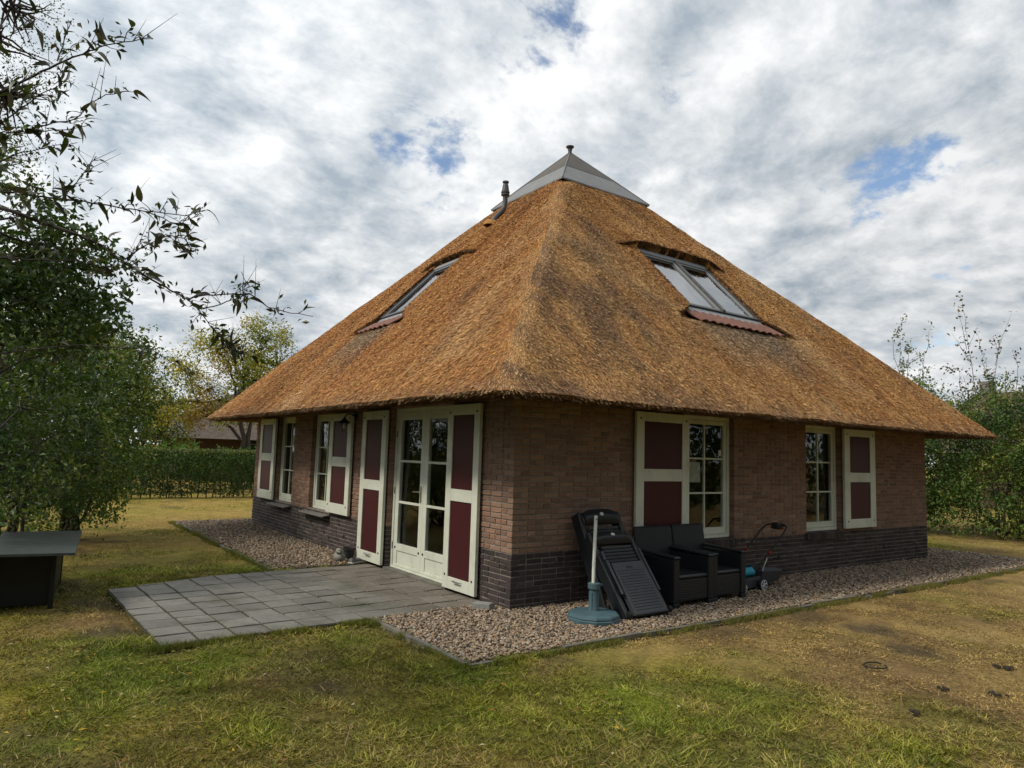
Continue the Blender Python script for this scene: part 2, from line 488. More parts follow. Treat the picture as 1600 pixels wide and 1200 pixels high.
def turf(x, y):
    """straw share, dirt share and colour of the lawn at x, y"""
    n1 = fbm(x*.55+3, y*.55+9, 4); n2 = fbm(x*2.1+31, y*2.1+7, 4); n3 = fbm(x*6.5, y*6.5+40, 3)
    bias = .42+.56*sstep(-1.2, 1.6, x+.35*(y+2.5))*sstep(1.5, -1.2, y)+.40*sstep(4, 8, y)-.30*sstep(1.8, .3, np.hypot(x+1.0, y+1.9))
    bias = bias+.2*sstep(9, 12, x)
    st = np.clip(bias+1.5*(n1-.5)+.9*(n2-.5)+.35*(n3-.5), 0, 1)
    moss = np.clip(.5+2.2*(fbm(x*1.3+70, y*1.3+11, 3)-.5), 0, 1)
    green = lerp((.120, .165, .016), (.215, .190, .022), moss)
    dry = lerp((.30, .21, .080), (.19, .125, .055), np.clip(.5+2.4*(fbm(x*1.7+5, y*1.7+55, 3)-.5), 0, 1))
    dry = dry*(1-.0)+0*dry
    far = sstep(4, 8, y)
    dry = lerp(dry, np.broadcast_to((.33, .235, .06), dry.shape), far*.7)
    c = lerp(green, dry, st)
    # bare worn patches
    d = sstep(.62, .74, fbm(x*1.15+90, y*1.15+21, 4))*.55
    for bx, by, br in ((-3.75, 1.2, .45), (-3.7, 2.6, .5), (-2.6, -1.35, .35), (2.55, -3.05, .4), (3.0, -2.5, .35), (-4.1, 3.6, .8)):
        d = np.maximum(d, sstep(br, br*.35, np.hypot(x-bx, (y-by))+.35*(n2-.5))*.85)
    c = lerp(c, np.broadcast_to((.075, .057, .036), c.shape), d)
    return st, d, c

def build_ground():
    def axis(a, b, st, far):
        mid = np.arange(a, b+1e-6, st)
        g = [1.0]
        while g[-1] < far: g.append(g[-1]*1.55+.3)
        return np.concatenate([a-np.array(g[::-1]), mid, b+np.array(g)])
    xs = axis(-9, 19, .14, 1700); ys = axis(-8, 20, .14, 1700)
    X, Y = np.meshgrid(xs, ys, indexing='ij')
    x, y = X.ravel(), Y.ravel()
    hard = on_hard(x, y, .12)
    near = sstep(60, 25, np.hypot(x, y))
    z = -.012+.05*(fbm(x*.45, y*.45+8, 3)-.5)*near+.030*(fbm(x*2.6, y*2.6, 3)-.5)*near
    z = np.where(hard, -.06, np.minimum(z, .012))
    _, _, c = turf(x, y)
    c = c*(.5+.7*fbm(x*11, y*11, 3))[:, None]
    n, m = X.shape
    i = np.arange(n-1)[:, None]*m+np.arange(m-1)[None, :]
    F = np.stack([i, i+m, i+m+1, i+1], -1).reshape(-1, 4)
    me = mesh_np('lawn', np.stack([x, y, z], -1), F, MT['ground'], c, smooth=True)
    tag(link('lawn', me), kind='structure')
build_ground()

def blades(x, y, z, h, w, ang, lean, colr):
    """one triangle per blade"""
    n = len(x)
    dx, dy = np.cos(ang), np.sin(ang)
    la = RNG.random(n)*2*np.pi
    V = np.empty((n, 3, 3))
    V[:, 0] = np.stack([x-dx*w, y-dy*w, z], -1)
    V[:, 1] = np.stack([x+dx*w, y+dy*w, z], -1)
    V[:, 2] = np.stack([x+np.cos(la)*lean, y+np.sin(la)*lean, z+h], -1)
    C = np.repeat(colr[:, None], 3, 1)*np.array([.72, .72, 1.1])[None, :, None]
    return V.reshape(-1, 3), C.reshape(-1, 3)

def build_grass():
    P = []
    # sample in depth rings in front of the lens so that the density follows the distance
    zones = [(3.2, 6.5, 190000, .045, .0040), (6.5, 11, 170000, .044, .0050), (11, 18, 90000, .044, .0075), (18, 32, 50000, .05, .012)]
    for d0, d1, n, hh, ww in zones:
        k = int(n*1.6)
        r = np.sqrt(RNG.random(k)*(d1**2-d0**2)+d0**2)
        a = _yaw+(RNG.random(k)-.5)*R(92)
        x = CPOS[0]+r*np.cos(a); y = CPOS[1]+r*np.sin(a)
        keep = ~on_hard(x, y, -.012)
        # never through the closed hedge and beds behind it
        keep &= (y < 18.2)
        x, y = x[keep][:n], y[keep][:n]
        st, d, c = turf(x, y)
        tuft = fbm(x*5.5+3, y*5.5, 3)
        lush = fbm(x*1.1+60, y*1.1+3, 3)
        keep = RNG.random(len(x)) > d*.9+np.clip(.42-tuft, 0, 1)*1.3
        x, y, st, c, tuft, lush = x[keep], y[keep], st[keep], c[keep], tuft[keep], lush[keep]
        m = len(x)
        # single blades are either green or dead
        dead = RNG.random(m) < st*.75+.2
        g = lerp((.12, .195, .022), (.30, .265, .045), RNG.random(m))
        s = lerp((.46, .335, .135), (.20, .13, .055), RNG.random(m))
        col = np.where(dead[:, None], s, g)*.55+c*.60
        col = col*(.30+1.25*RNG.random(m)**1.2)[:, None]*(.60+.95*np.clip((tuft-.3)*2.2, 0, 1))[:, None]
        h = hh*.58*(.35+1.0*RNG.random(m))*(.55+1.2*np.clip(lush-.25, 0, 1))*np.where(dead, .8, 1.05)
        h = h*(1-.68*st)*(.55+1.1*np.clip((tuft-.3)*2, 0, 1))*1.3
        lean = h*(.6+2.2*RNG.random(m))*np.where(dead, 1.5, 1.0)
        w = ww*1.35*(.5+.8*RNG.random(m))
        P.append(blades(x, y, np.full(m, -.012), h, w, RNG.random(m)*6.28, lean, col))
    # fringe of longer grass along the kerbs and the paving
    k = 42000
    segs = [((-1.5, .3), (-1.5, -1.48)), ((-1.5, -1.5), (11, -1.5)), ((-3.55, .25), (-1.45, .33)), ((-3.55, 3.45), (-1.5, 3.62)), ((-1.5, 3.7), (-1.5, 10.9))]
    ln = np.array([math.dist(*s) for s in segs]); pick = RNG.choice(len(segs), k, p=ln/ln.sum())
    A = np.array([s[0] for s in segs])[pick]; B = np.array([s[1] for s in segs])[pick]
    t = RNG.random(k)[:, None]; Q = A+(B-A)*t+RNG.normal(0, .045, (k, 2))
    cl = fbm(Q[:, 0]*3, Q[:, 1]*3+5, 3)
    Q = Q[cl > .42]; m = len(Q)
    hd = on_hard(Q[:, 0], Q[:, 1], -.06); Q = Q[~hd]; m = len(Q)
    st, d, c = turf(Q[:, 0], Q[:, 1])
    col = lerp((.075, .14, .018), (.19, .17, .04), RNG.random(m))*.7+c*.4
    h = .02+.04*RNG.random(m)
    P.append(blades(Q[:, 0], Q[:, 1], np.full(m, -.01), h, .003+.002*RNG.random(m), RNG.random(m)*6.28, h*(.2+.7*RNG.random(m)), col))
    V = np.concatenate([p[0] for p in P]); C = np.concatenate([p[1] for p in P])
    F = np.arange(len(V)).reshape(-1, 3)
    o = link('grass', mesh_np('grass', V, F, MT['grass'], C))
    tag(o, 'short patchy lawn grass, green near the patio and straw brown beyond', 'grass', kind='stuff')
build_grass()

def build_litter():
    """fallen leaves and dry stalks lying in the grass"""
    V = []; F = []; C = []
    def leaf(x, y, z, s, col, yaw):
        tl = RNG.normal(0, .35, 2); n0 = len(V)
        for a, b, c in ((0, -1, 0), (.45, 0, .12), (0, 1, 0), (-.45, 0, .12)):
            px = a*s*.5; py = b*s*.5
            V.append((x+px*math.cos(yaw)-py*math.sin(yaw), y+px*math.sin(yaw)+py*math.cos(yaw), z+c*s+abs(px*tl[0]+py*tl[1])))
            C.append(col)
        F.append((n0, n0+1, n0+2, n0+3))
    pal = [(.42, .24, .05), (.48, .35, .12), (.25, .13, .05), (.5, .42, .25), (.35, .15, .03), (.55, .36, .03)]
    for k in range(330):
        r = 3.4+7.5*RNG.random()**1.2; a = _yaw+(RNG.random()-.5)*R(84)
        if k < 150: a = _yaw+R(16+24*RNG.random()); r = 3.4+4*RNG.random()
        x, y = CPOS[0]+r*math.cos(a), CPOS[1]+r*math.sin(a)
        if on_hard(np.array([x]), np.array([y]), .02)[0] and RNG.random() < .93: continue
        leaf(x, y, .012+.012*RNG.random(), .022+.032*RNG.random(), np.array(pal[RNG.integers(len(pal))])*(.6+.5*RNG.random()), RNG.random()*6.28)
    for k in range(700):
        r = 3.4+6*RNG.random()**1.2; a = _yaw+(RNG.random()-.5)*R(84)
        x, y = CPOS[0]+r*math.cos(a), CPOS[1]+r*math.sin(a)
        if on_hard(np.array([x]), np.array([y]), .02)[0]: continue
        l = .05+.13*RNG.random()**2; yaw = RNG.random()*6.28; w = .0022
        n0 = len(V); d = np.array([math.cos(yaw), math.sin(yaw)]); q = np.array([-d[1], d[0]])*w
        z0, z1 = .012+.01*RNG.random(), .012+.02*RNG.random()
        for s, e, zz in ((-1, -1, z0), (1, -1, z0), (1, 1, z1), (-1, 1, z1)):
            V.append((*(np.array([x, y])+d*l*.5*e+q*s), zz)); C.append(np.array((.42, .31, .15))*(.5+.6*RNG.random()))
        F.append((n0, n0+1, n0+2, n0+3))
    o = link('fallen_leaves', mesh_np('fallen_leaves', np.array(V), np.array(F), MT['leafdry'], np.array(C)))
    tag(o, 'yellow and brown fallen leaves and dry stalks scattered on the lawn', 'leaves', kind='stuff')
build_litter()

# crumbs of dark earth thrown up in the lawn on the right
def build_soil():
    b = MB()
    for (px, py, s) in ((1470, 1071, .055), (1560, 1082, .055), (1565, 1038, .07), (1425, 1108, .045)):
        d = 1.72/(-(FW-CU*((py-600)/FPX)+CR*((px-800)/FPX))[2])
        p = CPOS+d*(FW-CU*((py-600)/FPX)+CR*((px-800)/FPX))
        for k in range(7):
            q = p[:2]+RNG.normal(0, s*.55, 2); r = s*(.10+.2*RNG.random())
            V, F = lathe_vf([(r*1.7, -.02), (r*1.3, r*.1), (r*.7, r*.35), (r*.1, r*.45)], 7, (q[0], q[1], 0))
            V = V+RNG.normal(0, r*.17, V.shape); b.add(V, F)
    o = b.build('soil_clods', MT['soil'], smooth=True)
    tag(o, 'dark crumbly earth thrown up in small heaps in the dry lawn', 'soil', kind='stuff')
build_soil()

# ------------------------------------------------------------------ gravel strip round the house
def ico():
    t = (1+5**.5)/2
    V = np.array([(-1, t, 0), (1, t, 0), (-1, -t, 0), (1, -t, 0), (0, -1, t), (0, 1, t), (0, -1, -t), (0, 1, -t), (t, 0, -1), (t, 0, 1), (-t, 0, -1), (-t, 0, 1)])
    F = np.array([(0, 11, 5), (0, 5, 1), (0, 1, 7), (0, 7, 10), (0, 10, 11), (1, 5, 9), (5, 11, 4), (11, 10, 2), (10, 7, 6), (7, 1, 8), (3, 9, 4), (3, 4, 2), (3, 2, 6), (3, 6, 8), (3, 8, 9), (4, 9, 5), (2, 4, 11), (6, 2, 10), (8, 6, 7), (9, 8, 1)])
    return V/np.linalg.norm(V[0]), F
def octa():
    V = np.array([(1, 0, 0), (-1, 0, 0), (0, 1, 0), (0, -1, 0), (0, 0, 1), (0, 0, -1)], float)
    F = np.array([(0, 2, 4), (2, 1, 4), (1, 3, 4), (3, 0, 4), (2, 0, 5), (1, 2, 5), (3, 1, 5), (0, 3, 5)])
    return V, F
def scatter_rocks(base, x, y, z, s, col):
    V0, F0 = base; n = len(x); k = len(V0)
    V = V0[None]*(1+RNG.normal(0, .16, (n, k, 1)))
    sc = s[:, None]*np.stack([1+.5*RNG.random(n), .75+.3*RNG.random(n), .5+.25*RNG.random(n)], -1)
    V = V*sc[:, None]
    a = RNG.random(n)*6.28; tilt = RNG.normal(0, .35, n)
    ca, sa, ct, s2 = np.cos(a)[:, None], np.sin(a)[:, None], np.cos(tilt)[:, None], np.sin(tilt)[:, None]
    X, Y, Z = V[..., 0], V[..., 1], V[..., 2]
    X, Z = X*ct-Z*s2, X*s2+Z*ct
    X, Y = X*ca-Y*sa, X*sa+Y*ca
    W = np.stack([X+x[:, None], Y+y[:, None], Z+z[:, None]], -1).reshape(-1, 3)
    F = (F0[None]+(np.arange(n)*k)[:, None, None]).reshape(-1, 3)
    return W, F, np.repeat(col, k, 0)
def build_gravel():
    b = MB()
    for x0, x1, y0, y1 in GRAVEL:
        b.add([(x0, y0, .004), (x1, y0, .004), (x1, y1, .004), (x0, y1, .004)], [(0, 1, 2, 3)])
    # the rectangles only touch along their edges
    o = b.build('gravel_bed', MT['gravel_bed']); tag(o, kind='structure')
    xs, ys, ss = [], [], []
    for x0, x1, y0, y1 in GRAVEL:
        A = (x1-x0)*(y1-y0); n = int(A*2150)
        x = x0+RNG.random(n)*(x1-x0); y = y0+RNG.random(n)*(y1-y0)
        d = np.hypot(x-CPOS[0], y-CPOS[1])
        keep = RNG.random(n) < np.where(d < 9.5, 1, .62*9.5/d)
        u, v = patio_uv(x, y); keep &= ~((u > -.02) & (v > -.02) & (v < PAT['ny']*PAT['step']+.02))
        x, y, d = x[keep], y[keep], d[keep]
        xs.append(x); ys.append(y); ss.append((.0075+.0115*RNG.random(len(x))**1.6)*np.where(d < 9.5, 1, 1.22))
    x, y, s = map(np.concatenate, (xs, ys, ss)); n = len(x)
    d = np.hypot(x-CPOS[0], y-CPOS[1])
    z = .008+s*.35+RNG.random(n)*.018
    pal = np.array([(.42, .33, .22), (.30, .21, .13), (.20, .145, .105), (.36, .28, .22), (.50, .45, .37), (.24, .20, .18), (.33, .23, .12), (.14, .115, .10), (.44, .36, .28), (.38, .22, .11)])
    col = pal[RNG.integers(len(pal), size=n)]*(.6+.6*RNG.random(n))[:, None]
    col = col*.62+np.array((.29, .225, .165))*.34
    nr = d < 8.6
    W1, F1, C1 = scatter_rocks(ico(), x[nr], y[nr], z[nr], s[nr], col[nr])
    W2, F2, C2 = scatter_rocks(octa(), x[~nr], y[~nr], z[~nr], s[~nr]*1.15, col[~nr])
    o = link('gravel', mesh_np('gravel', np.concatenate([W1, W2]), np.concatenate([F1, F2+len(W1)]), MT['pebble'], np.concatenate([C1, C2]), smooth=True))
    tag(o, 'mixed brown and buff pebbles in the strip round the house', 'gravel', kind='stuff')
build_gravel()

def build_kerbs():
    root = empty('gravel_kerb', (-1.47, -1.45, 0)); tag(root, 'thin weathered concrete edging between gravel strip and lawn', kind='structure')
    runs = [((-1.475, .36), (-1.475, -1.455)), ((-1.45, -1.455), (11.5, -1.455)), ((-1.475, 3.72), (-1.475, 10.87)), ((-1.45, 10.875), (2.0, 10.875)), ((11.525, -1.43), (11.525, 5.0))]
    for A, B in runs:
        A = np.array(A); B = np.array(B); L = math.dist(A, B); d = (B-A)/L; q = np.array([-d[1], d[0]])
        n = max(1, round(L/1.0))
        for k in range(n):
            a = A+d*(L*k/n+.004); e = A+d*(L*(k+1)/n-.004)
            w = .024; z1 = .018+RNG.normal(0, .006); z2 = z1+RNG.normal(0, .005); o1, o2 = RNG.normal(0, .006, 2)
            P = [(*(a+q*(w+o1)), -.1), (*(a+q*(-w+o1)), -.1), (*(e+q*(-w+o2)), -.1), (*(e+q*(w+o2)), -.1),
                 (*(a+q*(w+o1)), z1), (*(a+q*(-w+o1)), z1), (*(e+q*(-w+o2)), z2), (*(e+q*(w+o2)), z2)]
            P = np.array(P)-np.array([-1.47, -1.45, 0])
            MB().hexa(P).build('kerb_stone', MT['kerb'], root)
build_kerbs()

def build_patio():
    root = empty('patio', (0, 0, 0)); tag(root, 'grey concrete slab patio in front of the double doors', kind='structure')
    c, s = math.cos(PAT['rot']), math.sin(PAT['rot'])
    st = PAT['step']
    def W(u, v): return np.array([PAT['ox']+u*c-v*s, PAT['oy']+u*s+v*c])
    U = 3.46/c; V = PAT['ny']*st
    # joint bed
    P = [W(-.01, -.01), W(U-.03, -.01), W(U-.16, V+.01), W(1.35, V+.01), W(-.01, V-.35)]
    b = MB(); b.add([(p[0], p[1], .002) for p in P], [(0, 1, 2, 3, 4)])
    b.build('joint_bed', MT['joint'], root)
    for i in range(11):
        for j in range(PAT['ny']):
            u0, u1 = i*st+.011, (i+1)*st-.011
            v0, v1 = j*st+.013, (j+1)*st-.013
            if v0 > vmax(u1)-.05: continue
            q = [W(u0, min(v0, vmax(u0)-.01)), W(u1, v0), W(u1, min(v1, vmax(u1))), W(u0, min(v1, vmax(u0)))]
            if min(p[0] for p in q) > -.06: continue
            q = [np.array([min(p[0], -.012), p[1]]) for p in q]
            zt = .015+RNG.normal(0, .0022, 4)+RNG.normal(0, .002)
            jit = RNG.normal(0, .0025, (4, 2))
            q = [q[k]+jit[k]*(q[k][0] < -.05) for k in range(4)]
            ctr = sum(q)/4
            Pb = [(*p, -.03) for p in q]; Pm = [(*p, zt[k]-.005) for k, p in enumerate(q)]
            Pt = [(*(p+(ctr-p)*.022), zt[k]) for k, p in enumerate(q)]
            Vv = np.array(Pb+Pm+Pt)
            Ff = [(k, (k+1) % 4, 4+(k+1) % 4, 4+k) for k in range(4)]+[(4+k, 4+(k+1) % 4, 8+(k+1) % 4, 8+k) for k in range(4)]+[(8, 9, 10, 11)]
            tone = .125+.05*RNG.random()
            # cleaner, browner slabs by the doors; the outer ones are bleached
            t = np.array([1.08, 1.02, .90]) if i < 8 else np.array([1.14, 1.0, .84])
            col = np.broadcast_to(t*tone, (12, 3))
            link('paver', mesh_np('paver', Vv, [np.array(Ff)], MT['paver'], col), root)
build_patio()

# ------------------------------------------------------------------ the house
house = empty('thatched_house', (0, 0, 0))
tag(house, 'brick bungalow with a tall pyramid thatched roof and red and cream shutters', 'house')
Z_W0, Z_W1 = .64, 2.36
OPEN_L = [(7.48, 8.50, Z_W0, Z_W1), (5.43, 6.50, Z_W0, Z_W1), (1.37, 3.17, 0.0, Z_W1)]
OPEN_R = [(2.89, 3.95, Z_W0, Z_W1), (5.78, 6.80, Z_W0, Z_W1)]
WTOP = 2.54
COURSE = .062

def wmap(face):
    """(u along wall, d inwards, z) -> world"""
    if face == 'R': return lambda V: np.asarray(V, float)
    return lambda V: np.asarray(V, float)[:, [1, 0, 2]]
def wbox(face, name, u0, u1, d0, d1, z0, z1, mat, parent, c=.003):
    return MB().cbox((u0, d0, z0), (u1, d1, z1), c, wmap(face)).build(name, mat, parent)

def wall_core(face, length, u_start, opens):
    b = MB(); fn = wmap(face); g = .006
    cuts = sorted(opens)
    u = u_start
    D0, D1 = .009, .24
    def bx(a, e, z0, z1): b.add(*[(lambda VF: (fn(VF[0]), VF[1]))(cbox_vf((a, D0, z0), (e, D1, z1), .0005))][0])
    for (a, e, z0, z1) in cuts:
        bx(u, a-g, -.12, WTOP)
        if z0 > .01: bx(a-g, e+g, -.12, z0-g)
        else: bx(a-g, e+g, -.12, -.02)
        bx(a-g, e+g, z1+g, WTOP)
        u = e+g
    bx(u, length, -.12, WTOP)
    return b.build('wall', MT['mortar'], house)
wall_L = wall_core('L', LY-.009, .009, OPEN_L)
wall_R = wall_core('R', LX-.009, .24, OPEN_R)
wall_L['label'] = 'brick wall with double doors and two windows'
wall_R['label'] = 'shaded brick wall behind the garden furniture'
b = MB(); b.cbox((.24, LY-.24, -.12), (LX-.24, LY-.009, WTOP), .0005); b.build('wall', MT['farwall'], house)
b = MB(); b.cbox((LX-.24, .24, -.12), (LX-.009, LY-.009, WTOP), .0005); b.build('wall', MT['farwall'], house)
b = MB(); b.cbox((.24, .24, -.05), (LX-.24, LY-.24, .02), .0005); b.build('floor', MT['inside'], house)
b = MB(); b.cbox((.1, .1, WTOP+.005), (LX-.1, LY-.1, WTOP+.06), .0005); b.build('ceiling', MT['inside'], house)

def lay_bricks(face, length, opens):
    out = []
    rs = np.random.default_rng(11 if face == 'L' else 12)
    n = int(WTOP/COURSE)
    j = .012
    for c in range(-1, n):
        z0 = c*COURSE+.006; z1 = z0+.050
        zc = (z0+z1)/2
        iv = [(0.0, length)]
        for (a, e, y0, y1) in opens:
            if zc > y0 and zc < y1:
                nv = []
                for (p, q) in iv:
                    if e <= p or a >= q: nv.append((p, q)); continue
                    if a > p: nv.append((p, a))
                    if e < q: nv.append((e, q))
                iv = nv
        for (p, q) in iv:
            u = p
            if p == 0.0 and ((c % 2 == 0) == (face == 'R')): u = .112   # corner bond
            first = True; run = 0
            while u < q-.03:
                if first: l = (.21 if (c % 2 == 0) == (face == 'L') else .10) if p == 0 else (.21 if c % 2 else .10)
                else:
                    l = .21 if (rs.random() < .62 and run < 5) else .10
                    run = run+1 if l > .15 else 0
                first = False
                if u+l > q-.06: l = q-u
                if l > .25: l = l/2-j/2
                out.append((u, u+l, z0, z1, c))
                u += l+j
    return out

def brick_color(rs, c):
    if c < 10:
        p = [(.070, .056, .055), (.085, .068, .064), (.057, .046, .046), (.10, .078, .070), (.078, .062, .064)]
    else:
        p = [(.295, .175, .122), (.315, .19, .134), (.275, .165, .118), (.255, .158, .116), (.325, .21, .152), (.31, .175, .118), (.235, .145, .108)]
    return np.array(p[rs.integers(len(p))])*(.76+.22*rs.random())

def brick_vf(l, h, depth, rs, proud):
    """front face towards -y, x from 0 to l, z from 0 to h"""
    e = .004
    jit = rs.normal(0, .0013, (4, 3))
    mid = np.array([(0, e, 0), (l, e, 0), (l, e, h), (0, e, h)])+jit
    fr = np.array([(e, 0, e), (l-e, 0, e), (l-e, 0, h-e), (e, 0, h-e)])+jit+rs.normal(0, .0012, (4, 3))
    bk = np.array([(0, depth, 0), (l, depth, 0), (l, depth, h), (0, depth, h)])
    V = np.concatenate([bk, mid, fr]); V[4:, 1] -= proud
    F = [(8, 9, 10, 11)]+[(4+k, 4+(k+1) % 4, 8+(k+1) % 4, 8+k) for k in range(4)]+[(k, (k+1) % 4, 4+(k+1) % 4, 4+k) for k in range(4)]
    return V, F

def build_bricks():
    rs = np.random.default_rng(5)
    items = []
    for face, ln, op, par in (('L', LY, OPEN_L, wall_L), ('R', LX, OPEN_R, wall_R)):
        hid = [(sa, sb, 0 if sb < 4.1 and face == 'L' else .66, 2.36) for sa, sb in
               ([(.62, 1.37), (3.17, 4.04), (4.48, 5.43), (8.5, 9.53)] if face == 'L' else [(1.88, 2.88), (6.8, 7.8)])]
        for (u0, u1, z0, z1, c) in lay_bricks(face, ln, op):
            um, zm = (u0+u1)/2, (z0+z1)/2
            P = np.array([um, 0, zm]) if face == 'R' else np.array([0, um, zm])
            nrm = np.array([0, -1, 0]) if face == 'R' else np.array([-1, 0, 0])
            v = CPOS-P; d = np.linalg.norm(v)
            score = (u1-u0)*max(0, v@nrm/d)/d**2
            if any(a < um < e and y0 < zm < y1 for a, e, y0, y1 in hid) or c < 0 or z0 > 2.25: score = 0
            items.append((score, face, par, u0, u1, z0, z1, c))
    items.sort(key=lambda t: -t[0])
    # shared meshes: stretcher and header in five variants each, red and dark
    bank = {}
    for dark in (0, 1):
        for ln in (.21, .10):
            for k in range(6):
                V, F = brick_vf(ln, .05, .10, rs, 0)
                V[:, 0] -= ln/2; V[:, 2] -= .025
                col = np.broadcast_to(brick_color(rs, 0 if dark else 20), (12, 3))
                bank[(dark, ln, k)] = mesh_np('brick', V, [np.array(F)], MT['brick'], col)
    merged = {'L': [], 'R': []}
    for k, (score, face, par, u0, u1, z0, z1, c) in enumerate(items):
        l = u1-u0; pr = rs.normal(0, .0018)
        um, zm = (u0+u1)/2, (z0+z1)/2
        if k < 300:
            ln = .21 if l > .15 else .10
            me = bank[(int(c < 10), ln, int(rs.integers(6)))]
            loc = (um, -pr, zm) if face == 'R' else (-pr, um, zm)
            link('brick', me, par, loc, (0, 0, 0 if face == 'R' else -math.pi/2), (l/ln, 1, 1))
        else:
            V, F = brick_vf(l, .05, .10, rs, pr)
            col = np.broadcast_to(brick_color(rs, c), (12, 3))
            if face == 'R': W = V+np.array([u0, 0, z0])
            else: W = np.stack([V[:, 1], u1-V[:, 0], V[:, 2]+z0], -1)
            merged[face].append((W, np.array(F), col))
    for face, par in (('L', wall_L), ('R', wall_R)):
        m = merged[face]
        V = np.concatenate([a for a, _, _ in m]); C = np.concatenate([c for _, _, c in m])
        F = np.concatenate([f+12*i for i, (_, f, _) in enumerate(m)])
        o = link('brickwork', mesh_np('brickwork', V, F, MT['brick'], C), par); o['kind'] = 'stuff'
build_bricks()

# --- windows, doors, shutters
def build_window(face, u0, u1, z0, z1, label, sill, extra=None):
    w = empty('window'); w.parent = house; w['label'] = label
    P, G = MT['paint'], MT['glass']
    f = .055; d0, d1 = .085, .16
    fn = wmap(face)
    b = MB()
    b.cbox((u0, d0, z0), (u0+f, d1, z1), .003, fn); b.cbox((u1-f, d0, z0), (u1, d1, z1), .003, fn)
    b.cbox((u0+f, d0, z1-f), (u1-f, d1, z1), .003, fn); b.cbox((u0+f, d0-.012, z0), (u1-f, d1, z0+.05), .003, fn)
    b.build('frame', P, w)
    a, e, y0, y1 = u0+f+.004, u1-f-.004, z0+.054, z1-f-.004
    s = .062; b = MB(); q0, q1 = d0+.012, d1-.01
    b.cbox((a, q0, y0), (a+s, q1, y1), .004, fn); b.cbox((e-s, q0, y0), (e, q1, y1), .004, fn)
    b.cbox((a+s, q0, y1-s), (e-s, q1, y1), .004, fn); b.cbox((a+s, q0, y0), (e-s, q1, y0+s+.03), .004, fn)
    b.build('sash', P, w)
    a, e, y0, y1 = a+s, e-s, y0+s+.03, y1-s
    m = .013; um = (a+e)/2; dz = (y1-y0)/3
    wbox(face, 'glazing_bar', um-m, um+m, q0+.008, q1-.01, y0, y1, P, w)
    for k in (1, 2):
        for (p, q) in ((a, um-m), (um+m, e)):
            wbox(face, 'glazing_bar', p, q, q0+.010, q1-.012, y0+k*dz-m, y0+k*dz+m, P, w)
    for k in range(3):
        for (p, q) in ((a, um-m), (um+m, e)):
            zz0 = y0+k*dz+(m if k else 0); zz1 = y0+(k+1)*dz-(m if k < 2 else 0)
            t = RNG.normal(0, .0018, 4)
            V = np.array([(p, .12+t[0], zz0), (q, .12+t[1], zz0), (q, .12+t[2], zz1), (p, .12+t[3], zz1)])
            MB().add(fn(V), [(0, 1, 2, 3)]).build('pane', G, w)
    if sill == 'slate':
        V, F = cbox_vf((u0-.03, -.135, z0-.075), (u1+.14, .10, z0-.050), .003)
        V[:, 2] += .12*(V[:, 1]); b = MB().add(fn(V), F); b.build('sill', MT['slate'], w)
    else:
        n = int((u1-u0+.1)/.063)
        for k in range(n):
            p = u0-.04+k*.063
            V, F = cbox_vf((p, -.045, z0-.115), (p+.053, .09, z0-.008), .004)
            V[:, 2] += .18*V[:, 1]
            me = mesh_np('brick_sill', fn(V), [np.array([f for f in F if len(f) == 4]), np.array([f for f in F if len(f) == 3])], MT['brick'], np.broadcast_to(brick_color(RNG, 0), (len(V), 3)))
            link('sill_brick', me, w)
    if extra: extra(face, w)
    return w
build_window('L', *OPEN_L[0], 'window beside the far corner shutter', 'slate')
build_window('L', *OPEN_L[1], 'window between brick pillar and wall lamp', 'slate')
def notes(face, w):
    wbox(face, 'sticker', 3.735, 3.80, .112, .116, 1.80, 1.885, MT['paper'], w, .0005)
    wbox(face, 'paper_sheet', 3.09, 3.36, .135, .138, 1.42, 1.70, MT['paper'], w, .0005)
build_window('R', *OPEN_R[0], 'window behind the armchairs, paper note inside', 'brick', notes)
build_window('R', *OPEN_R[1], 'window with slim cream frame right of the mower', 'brick')

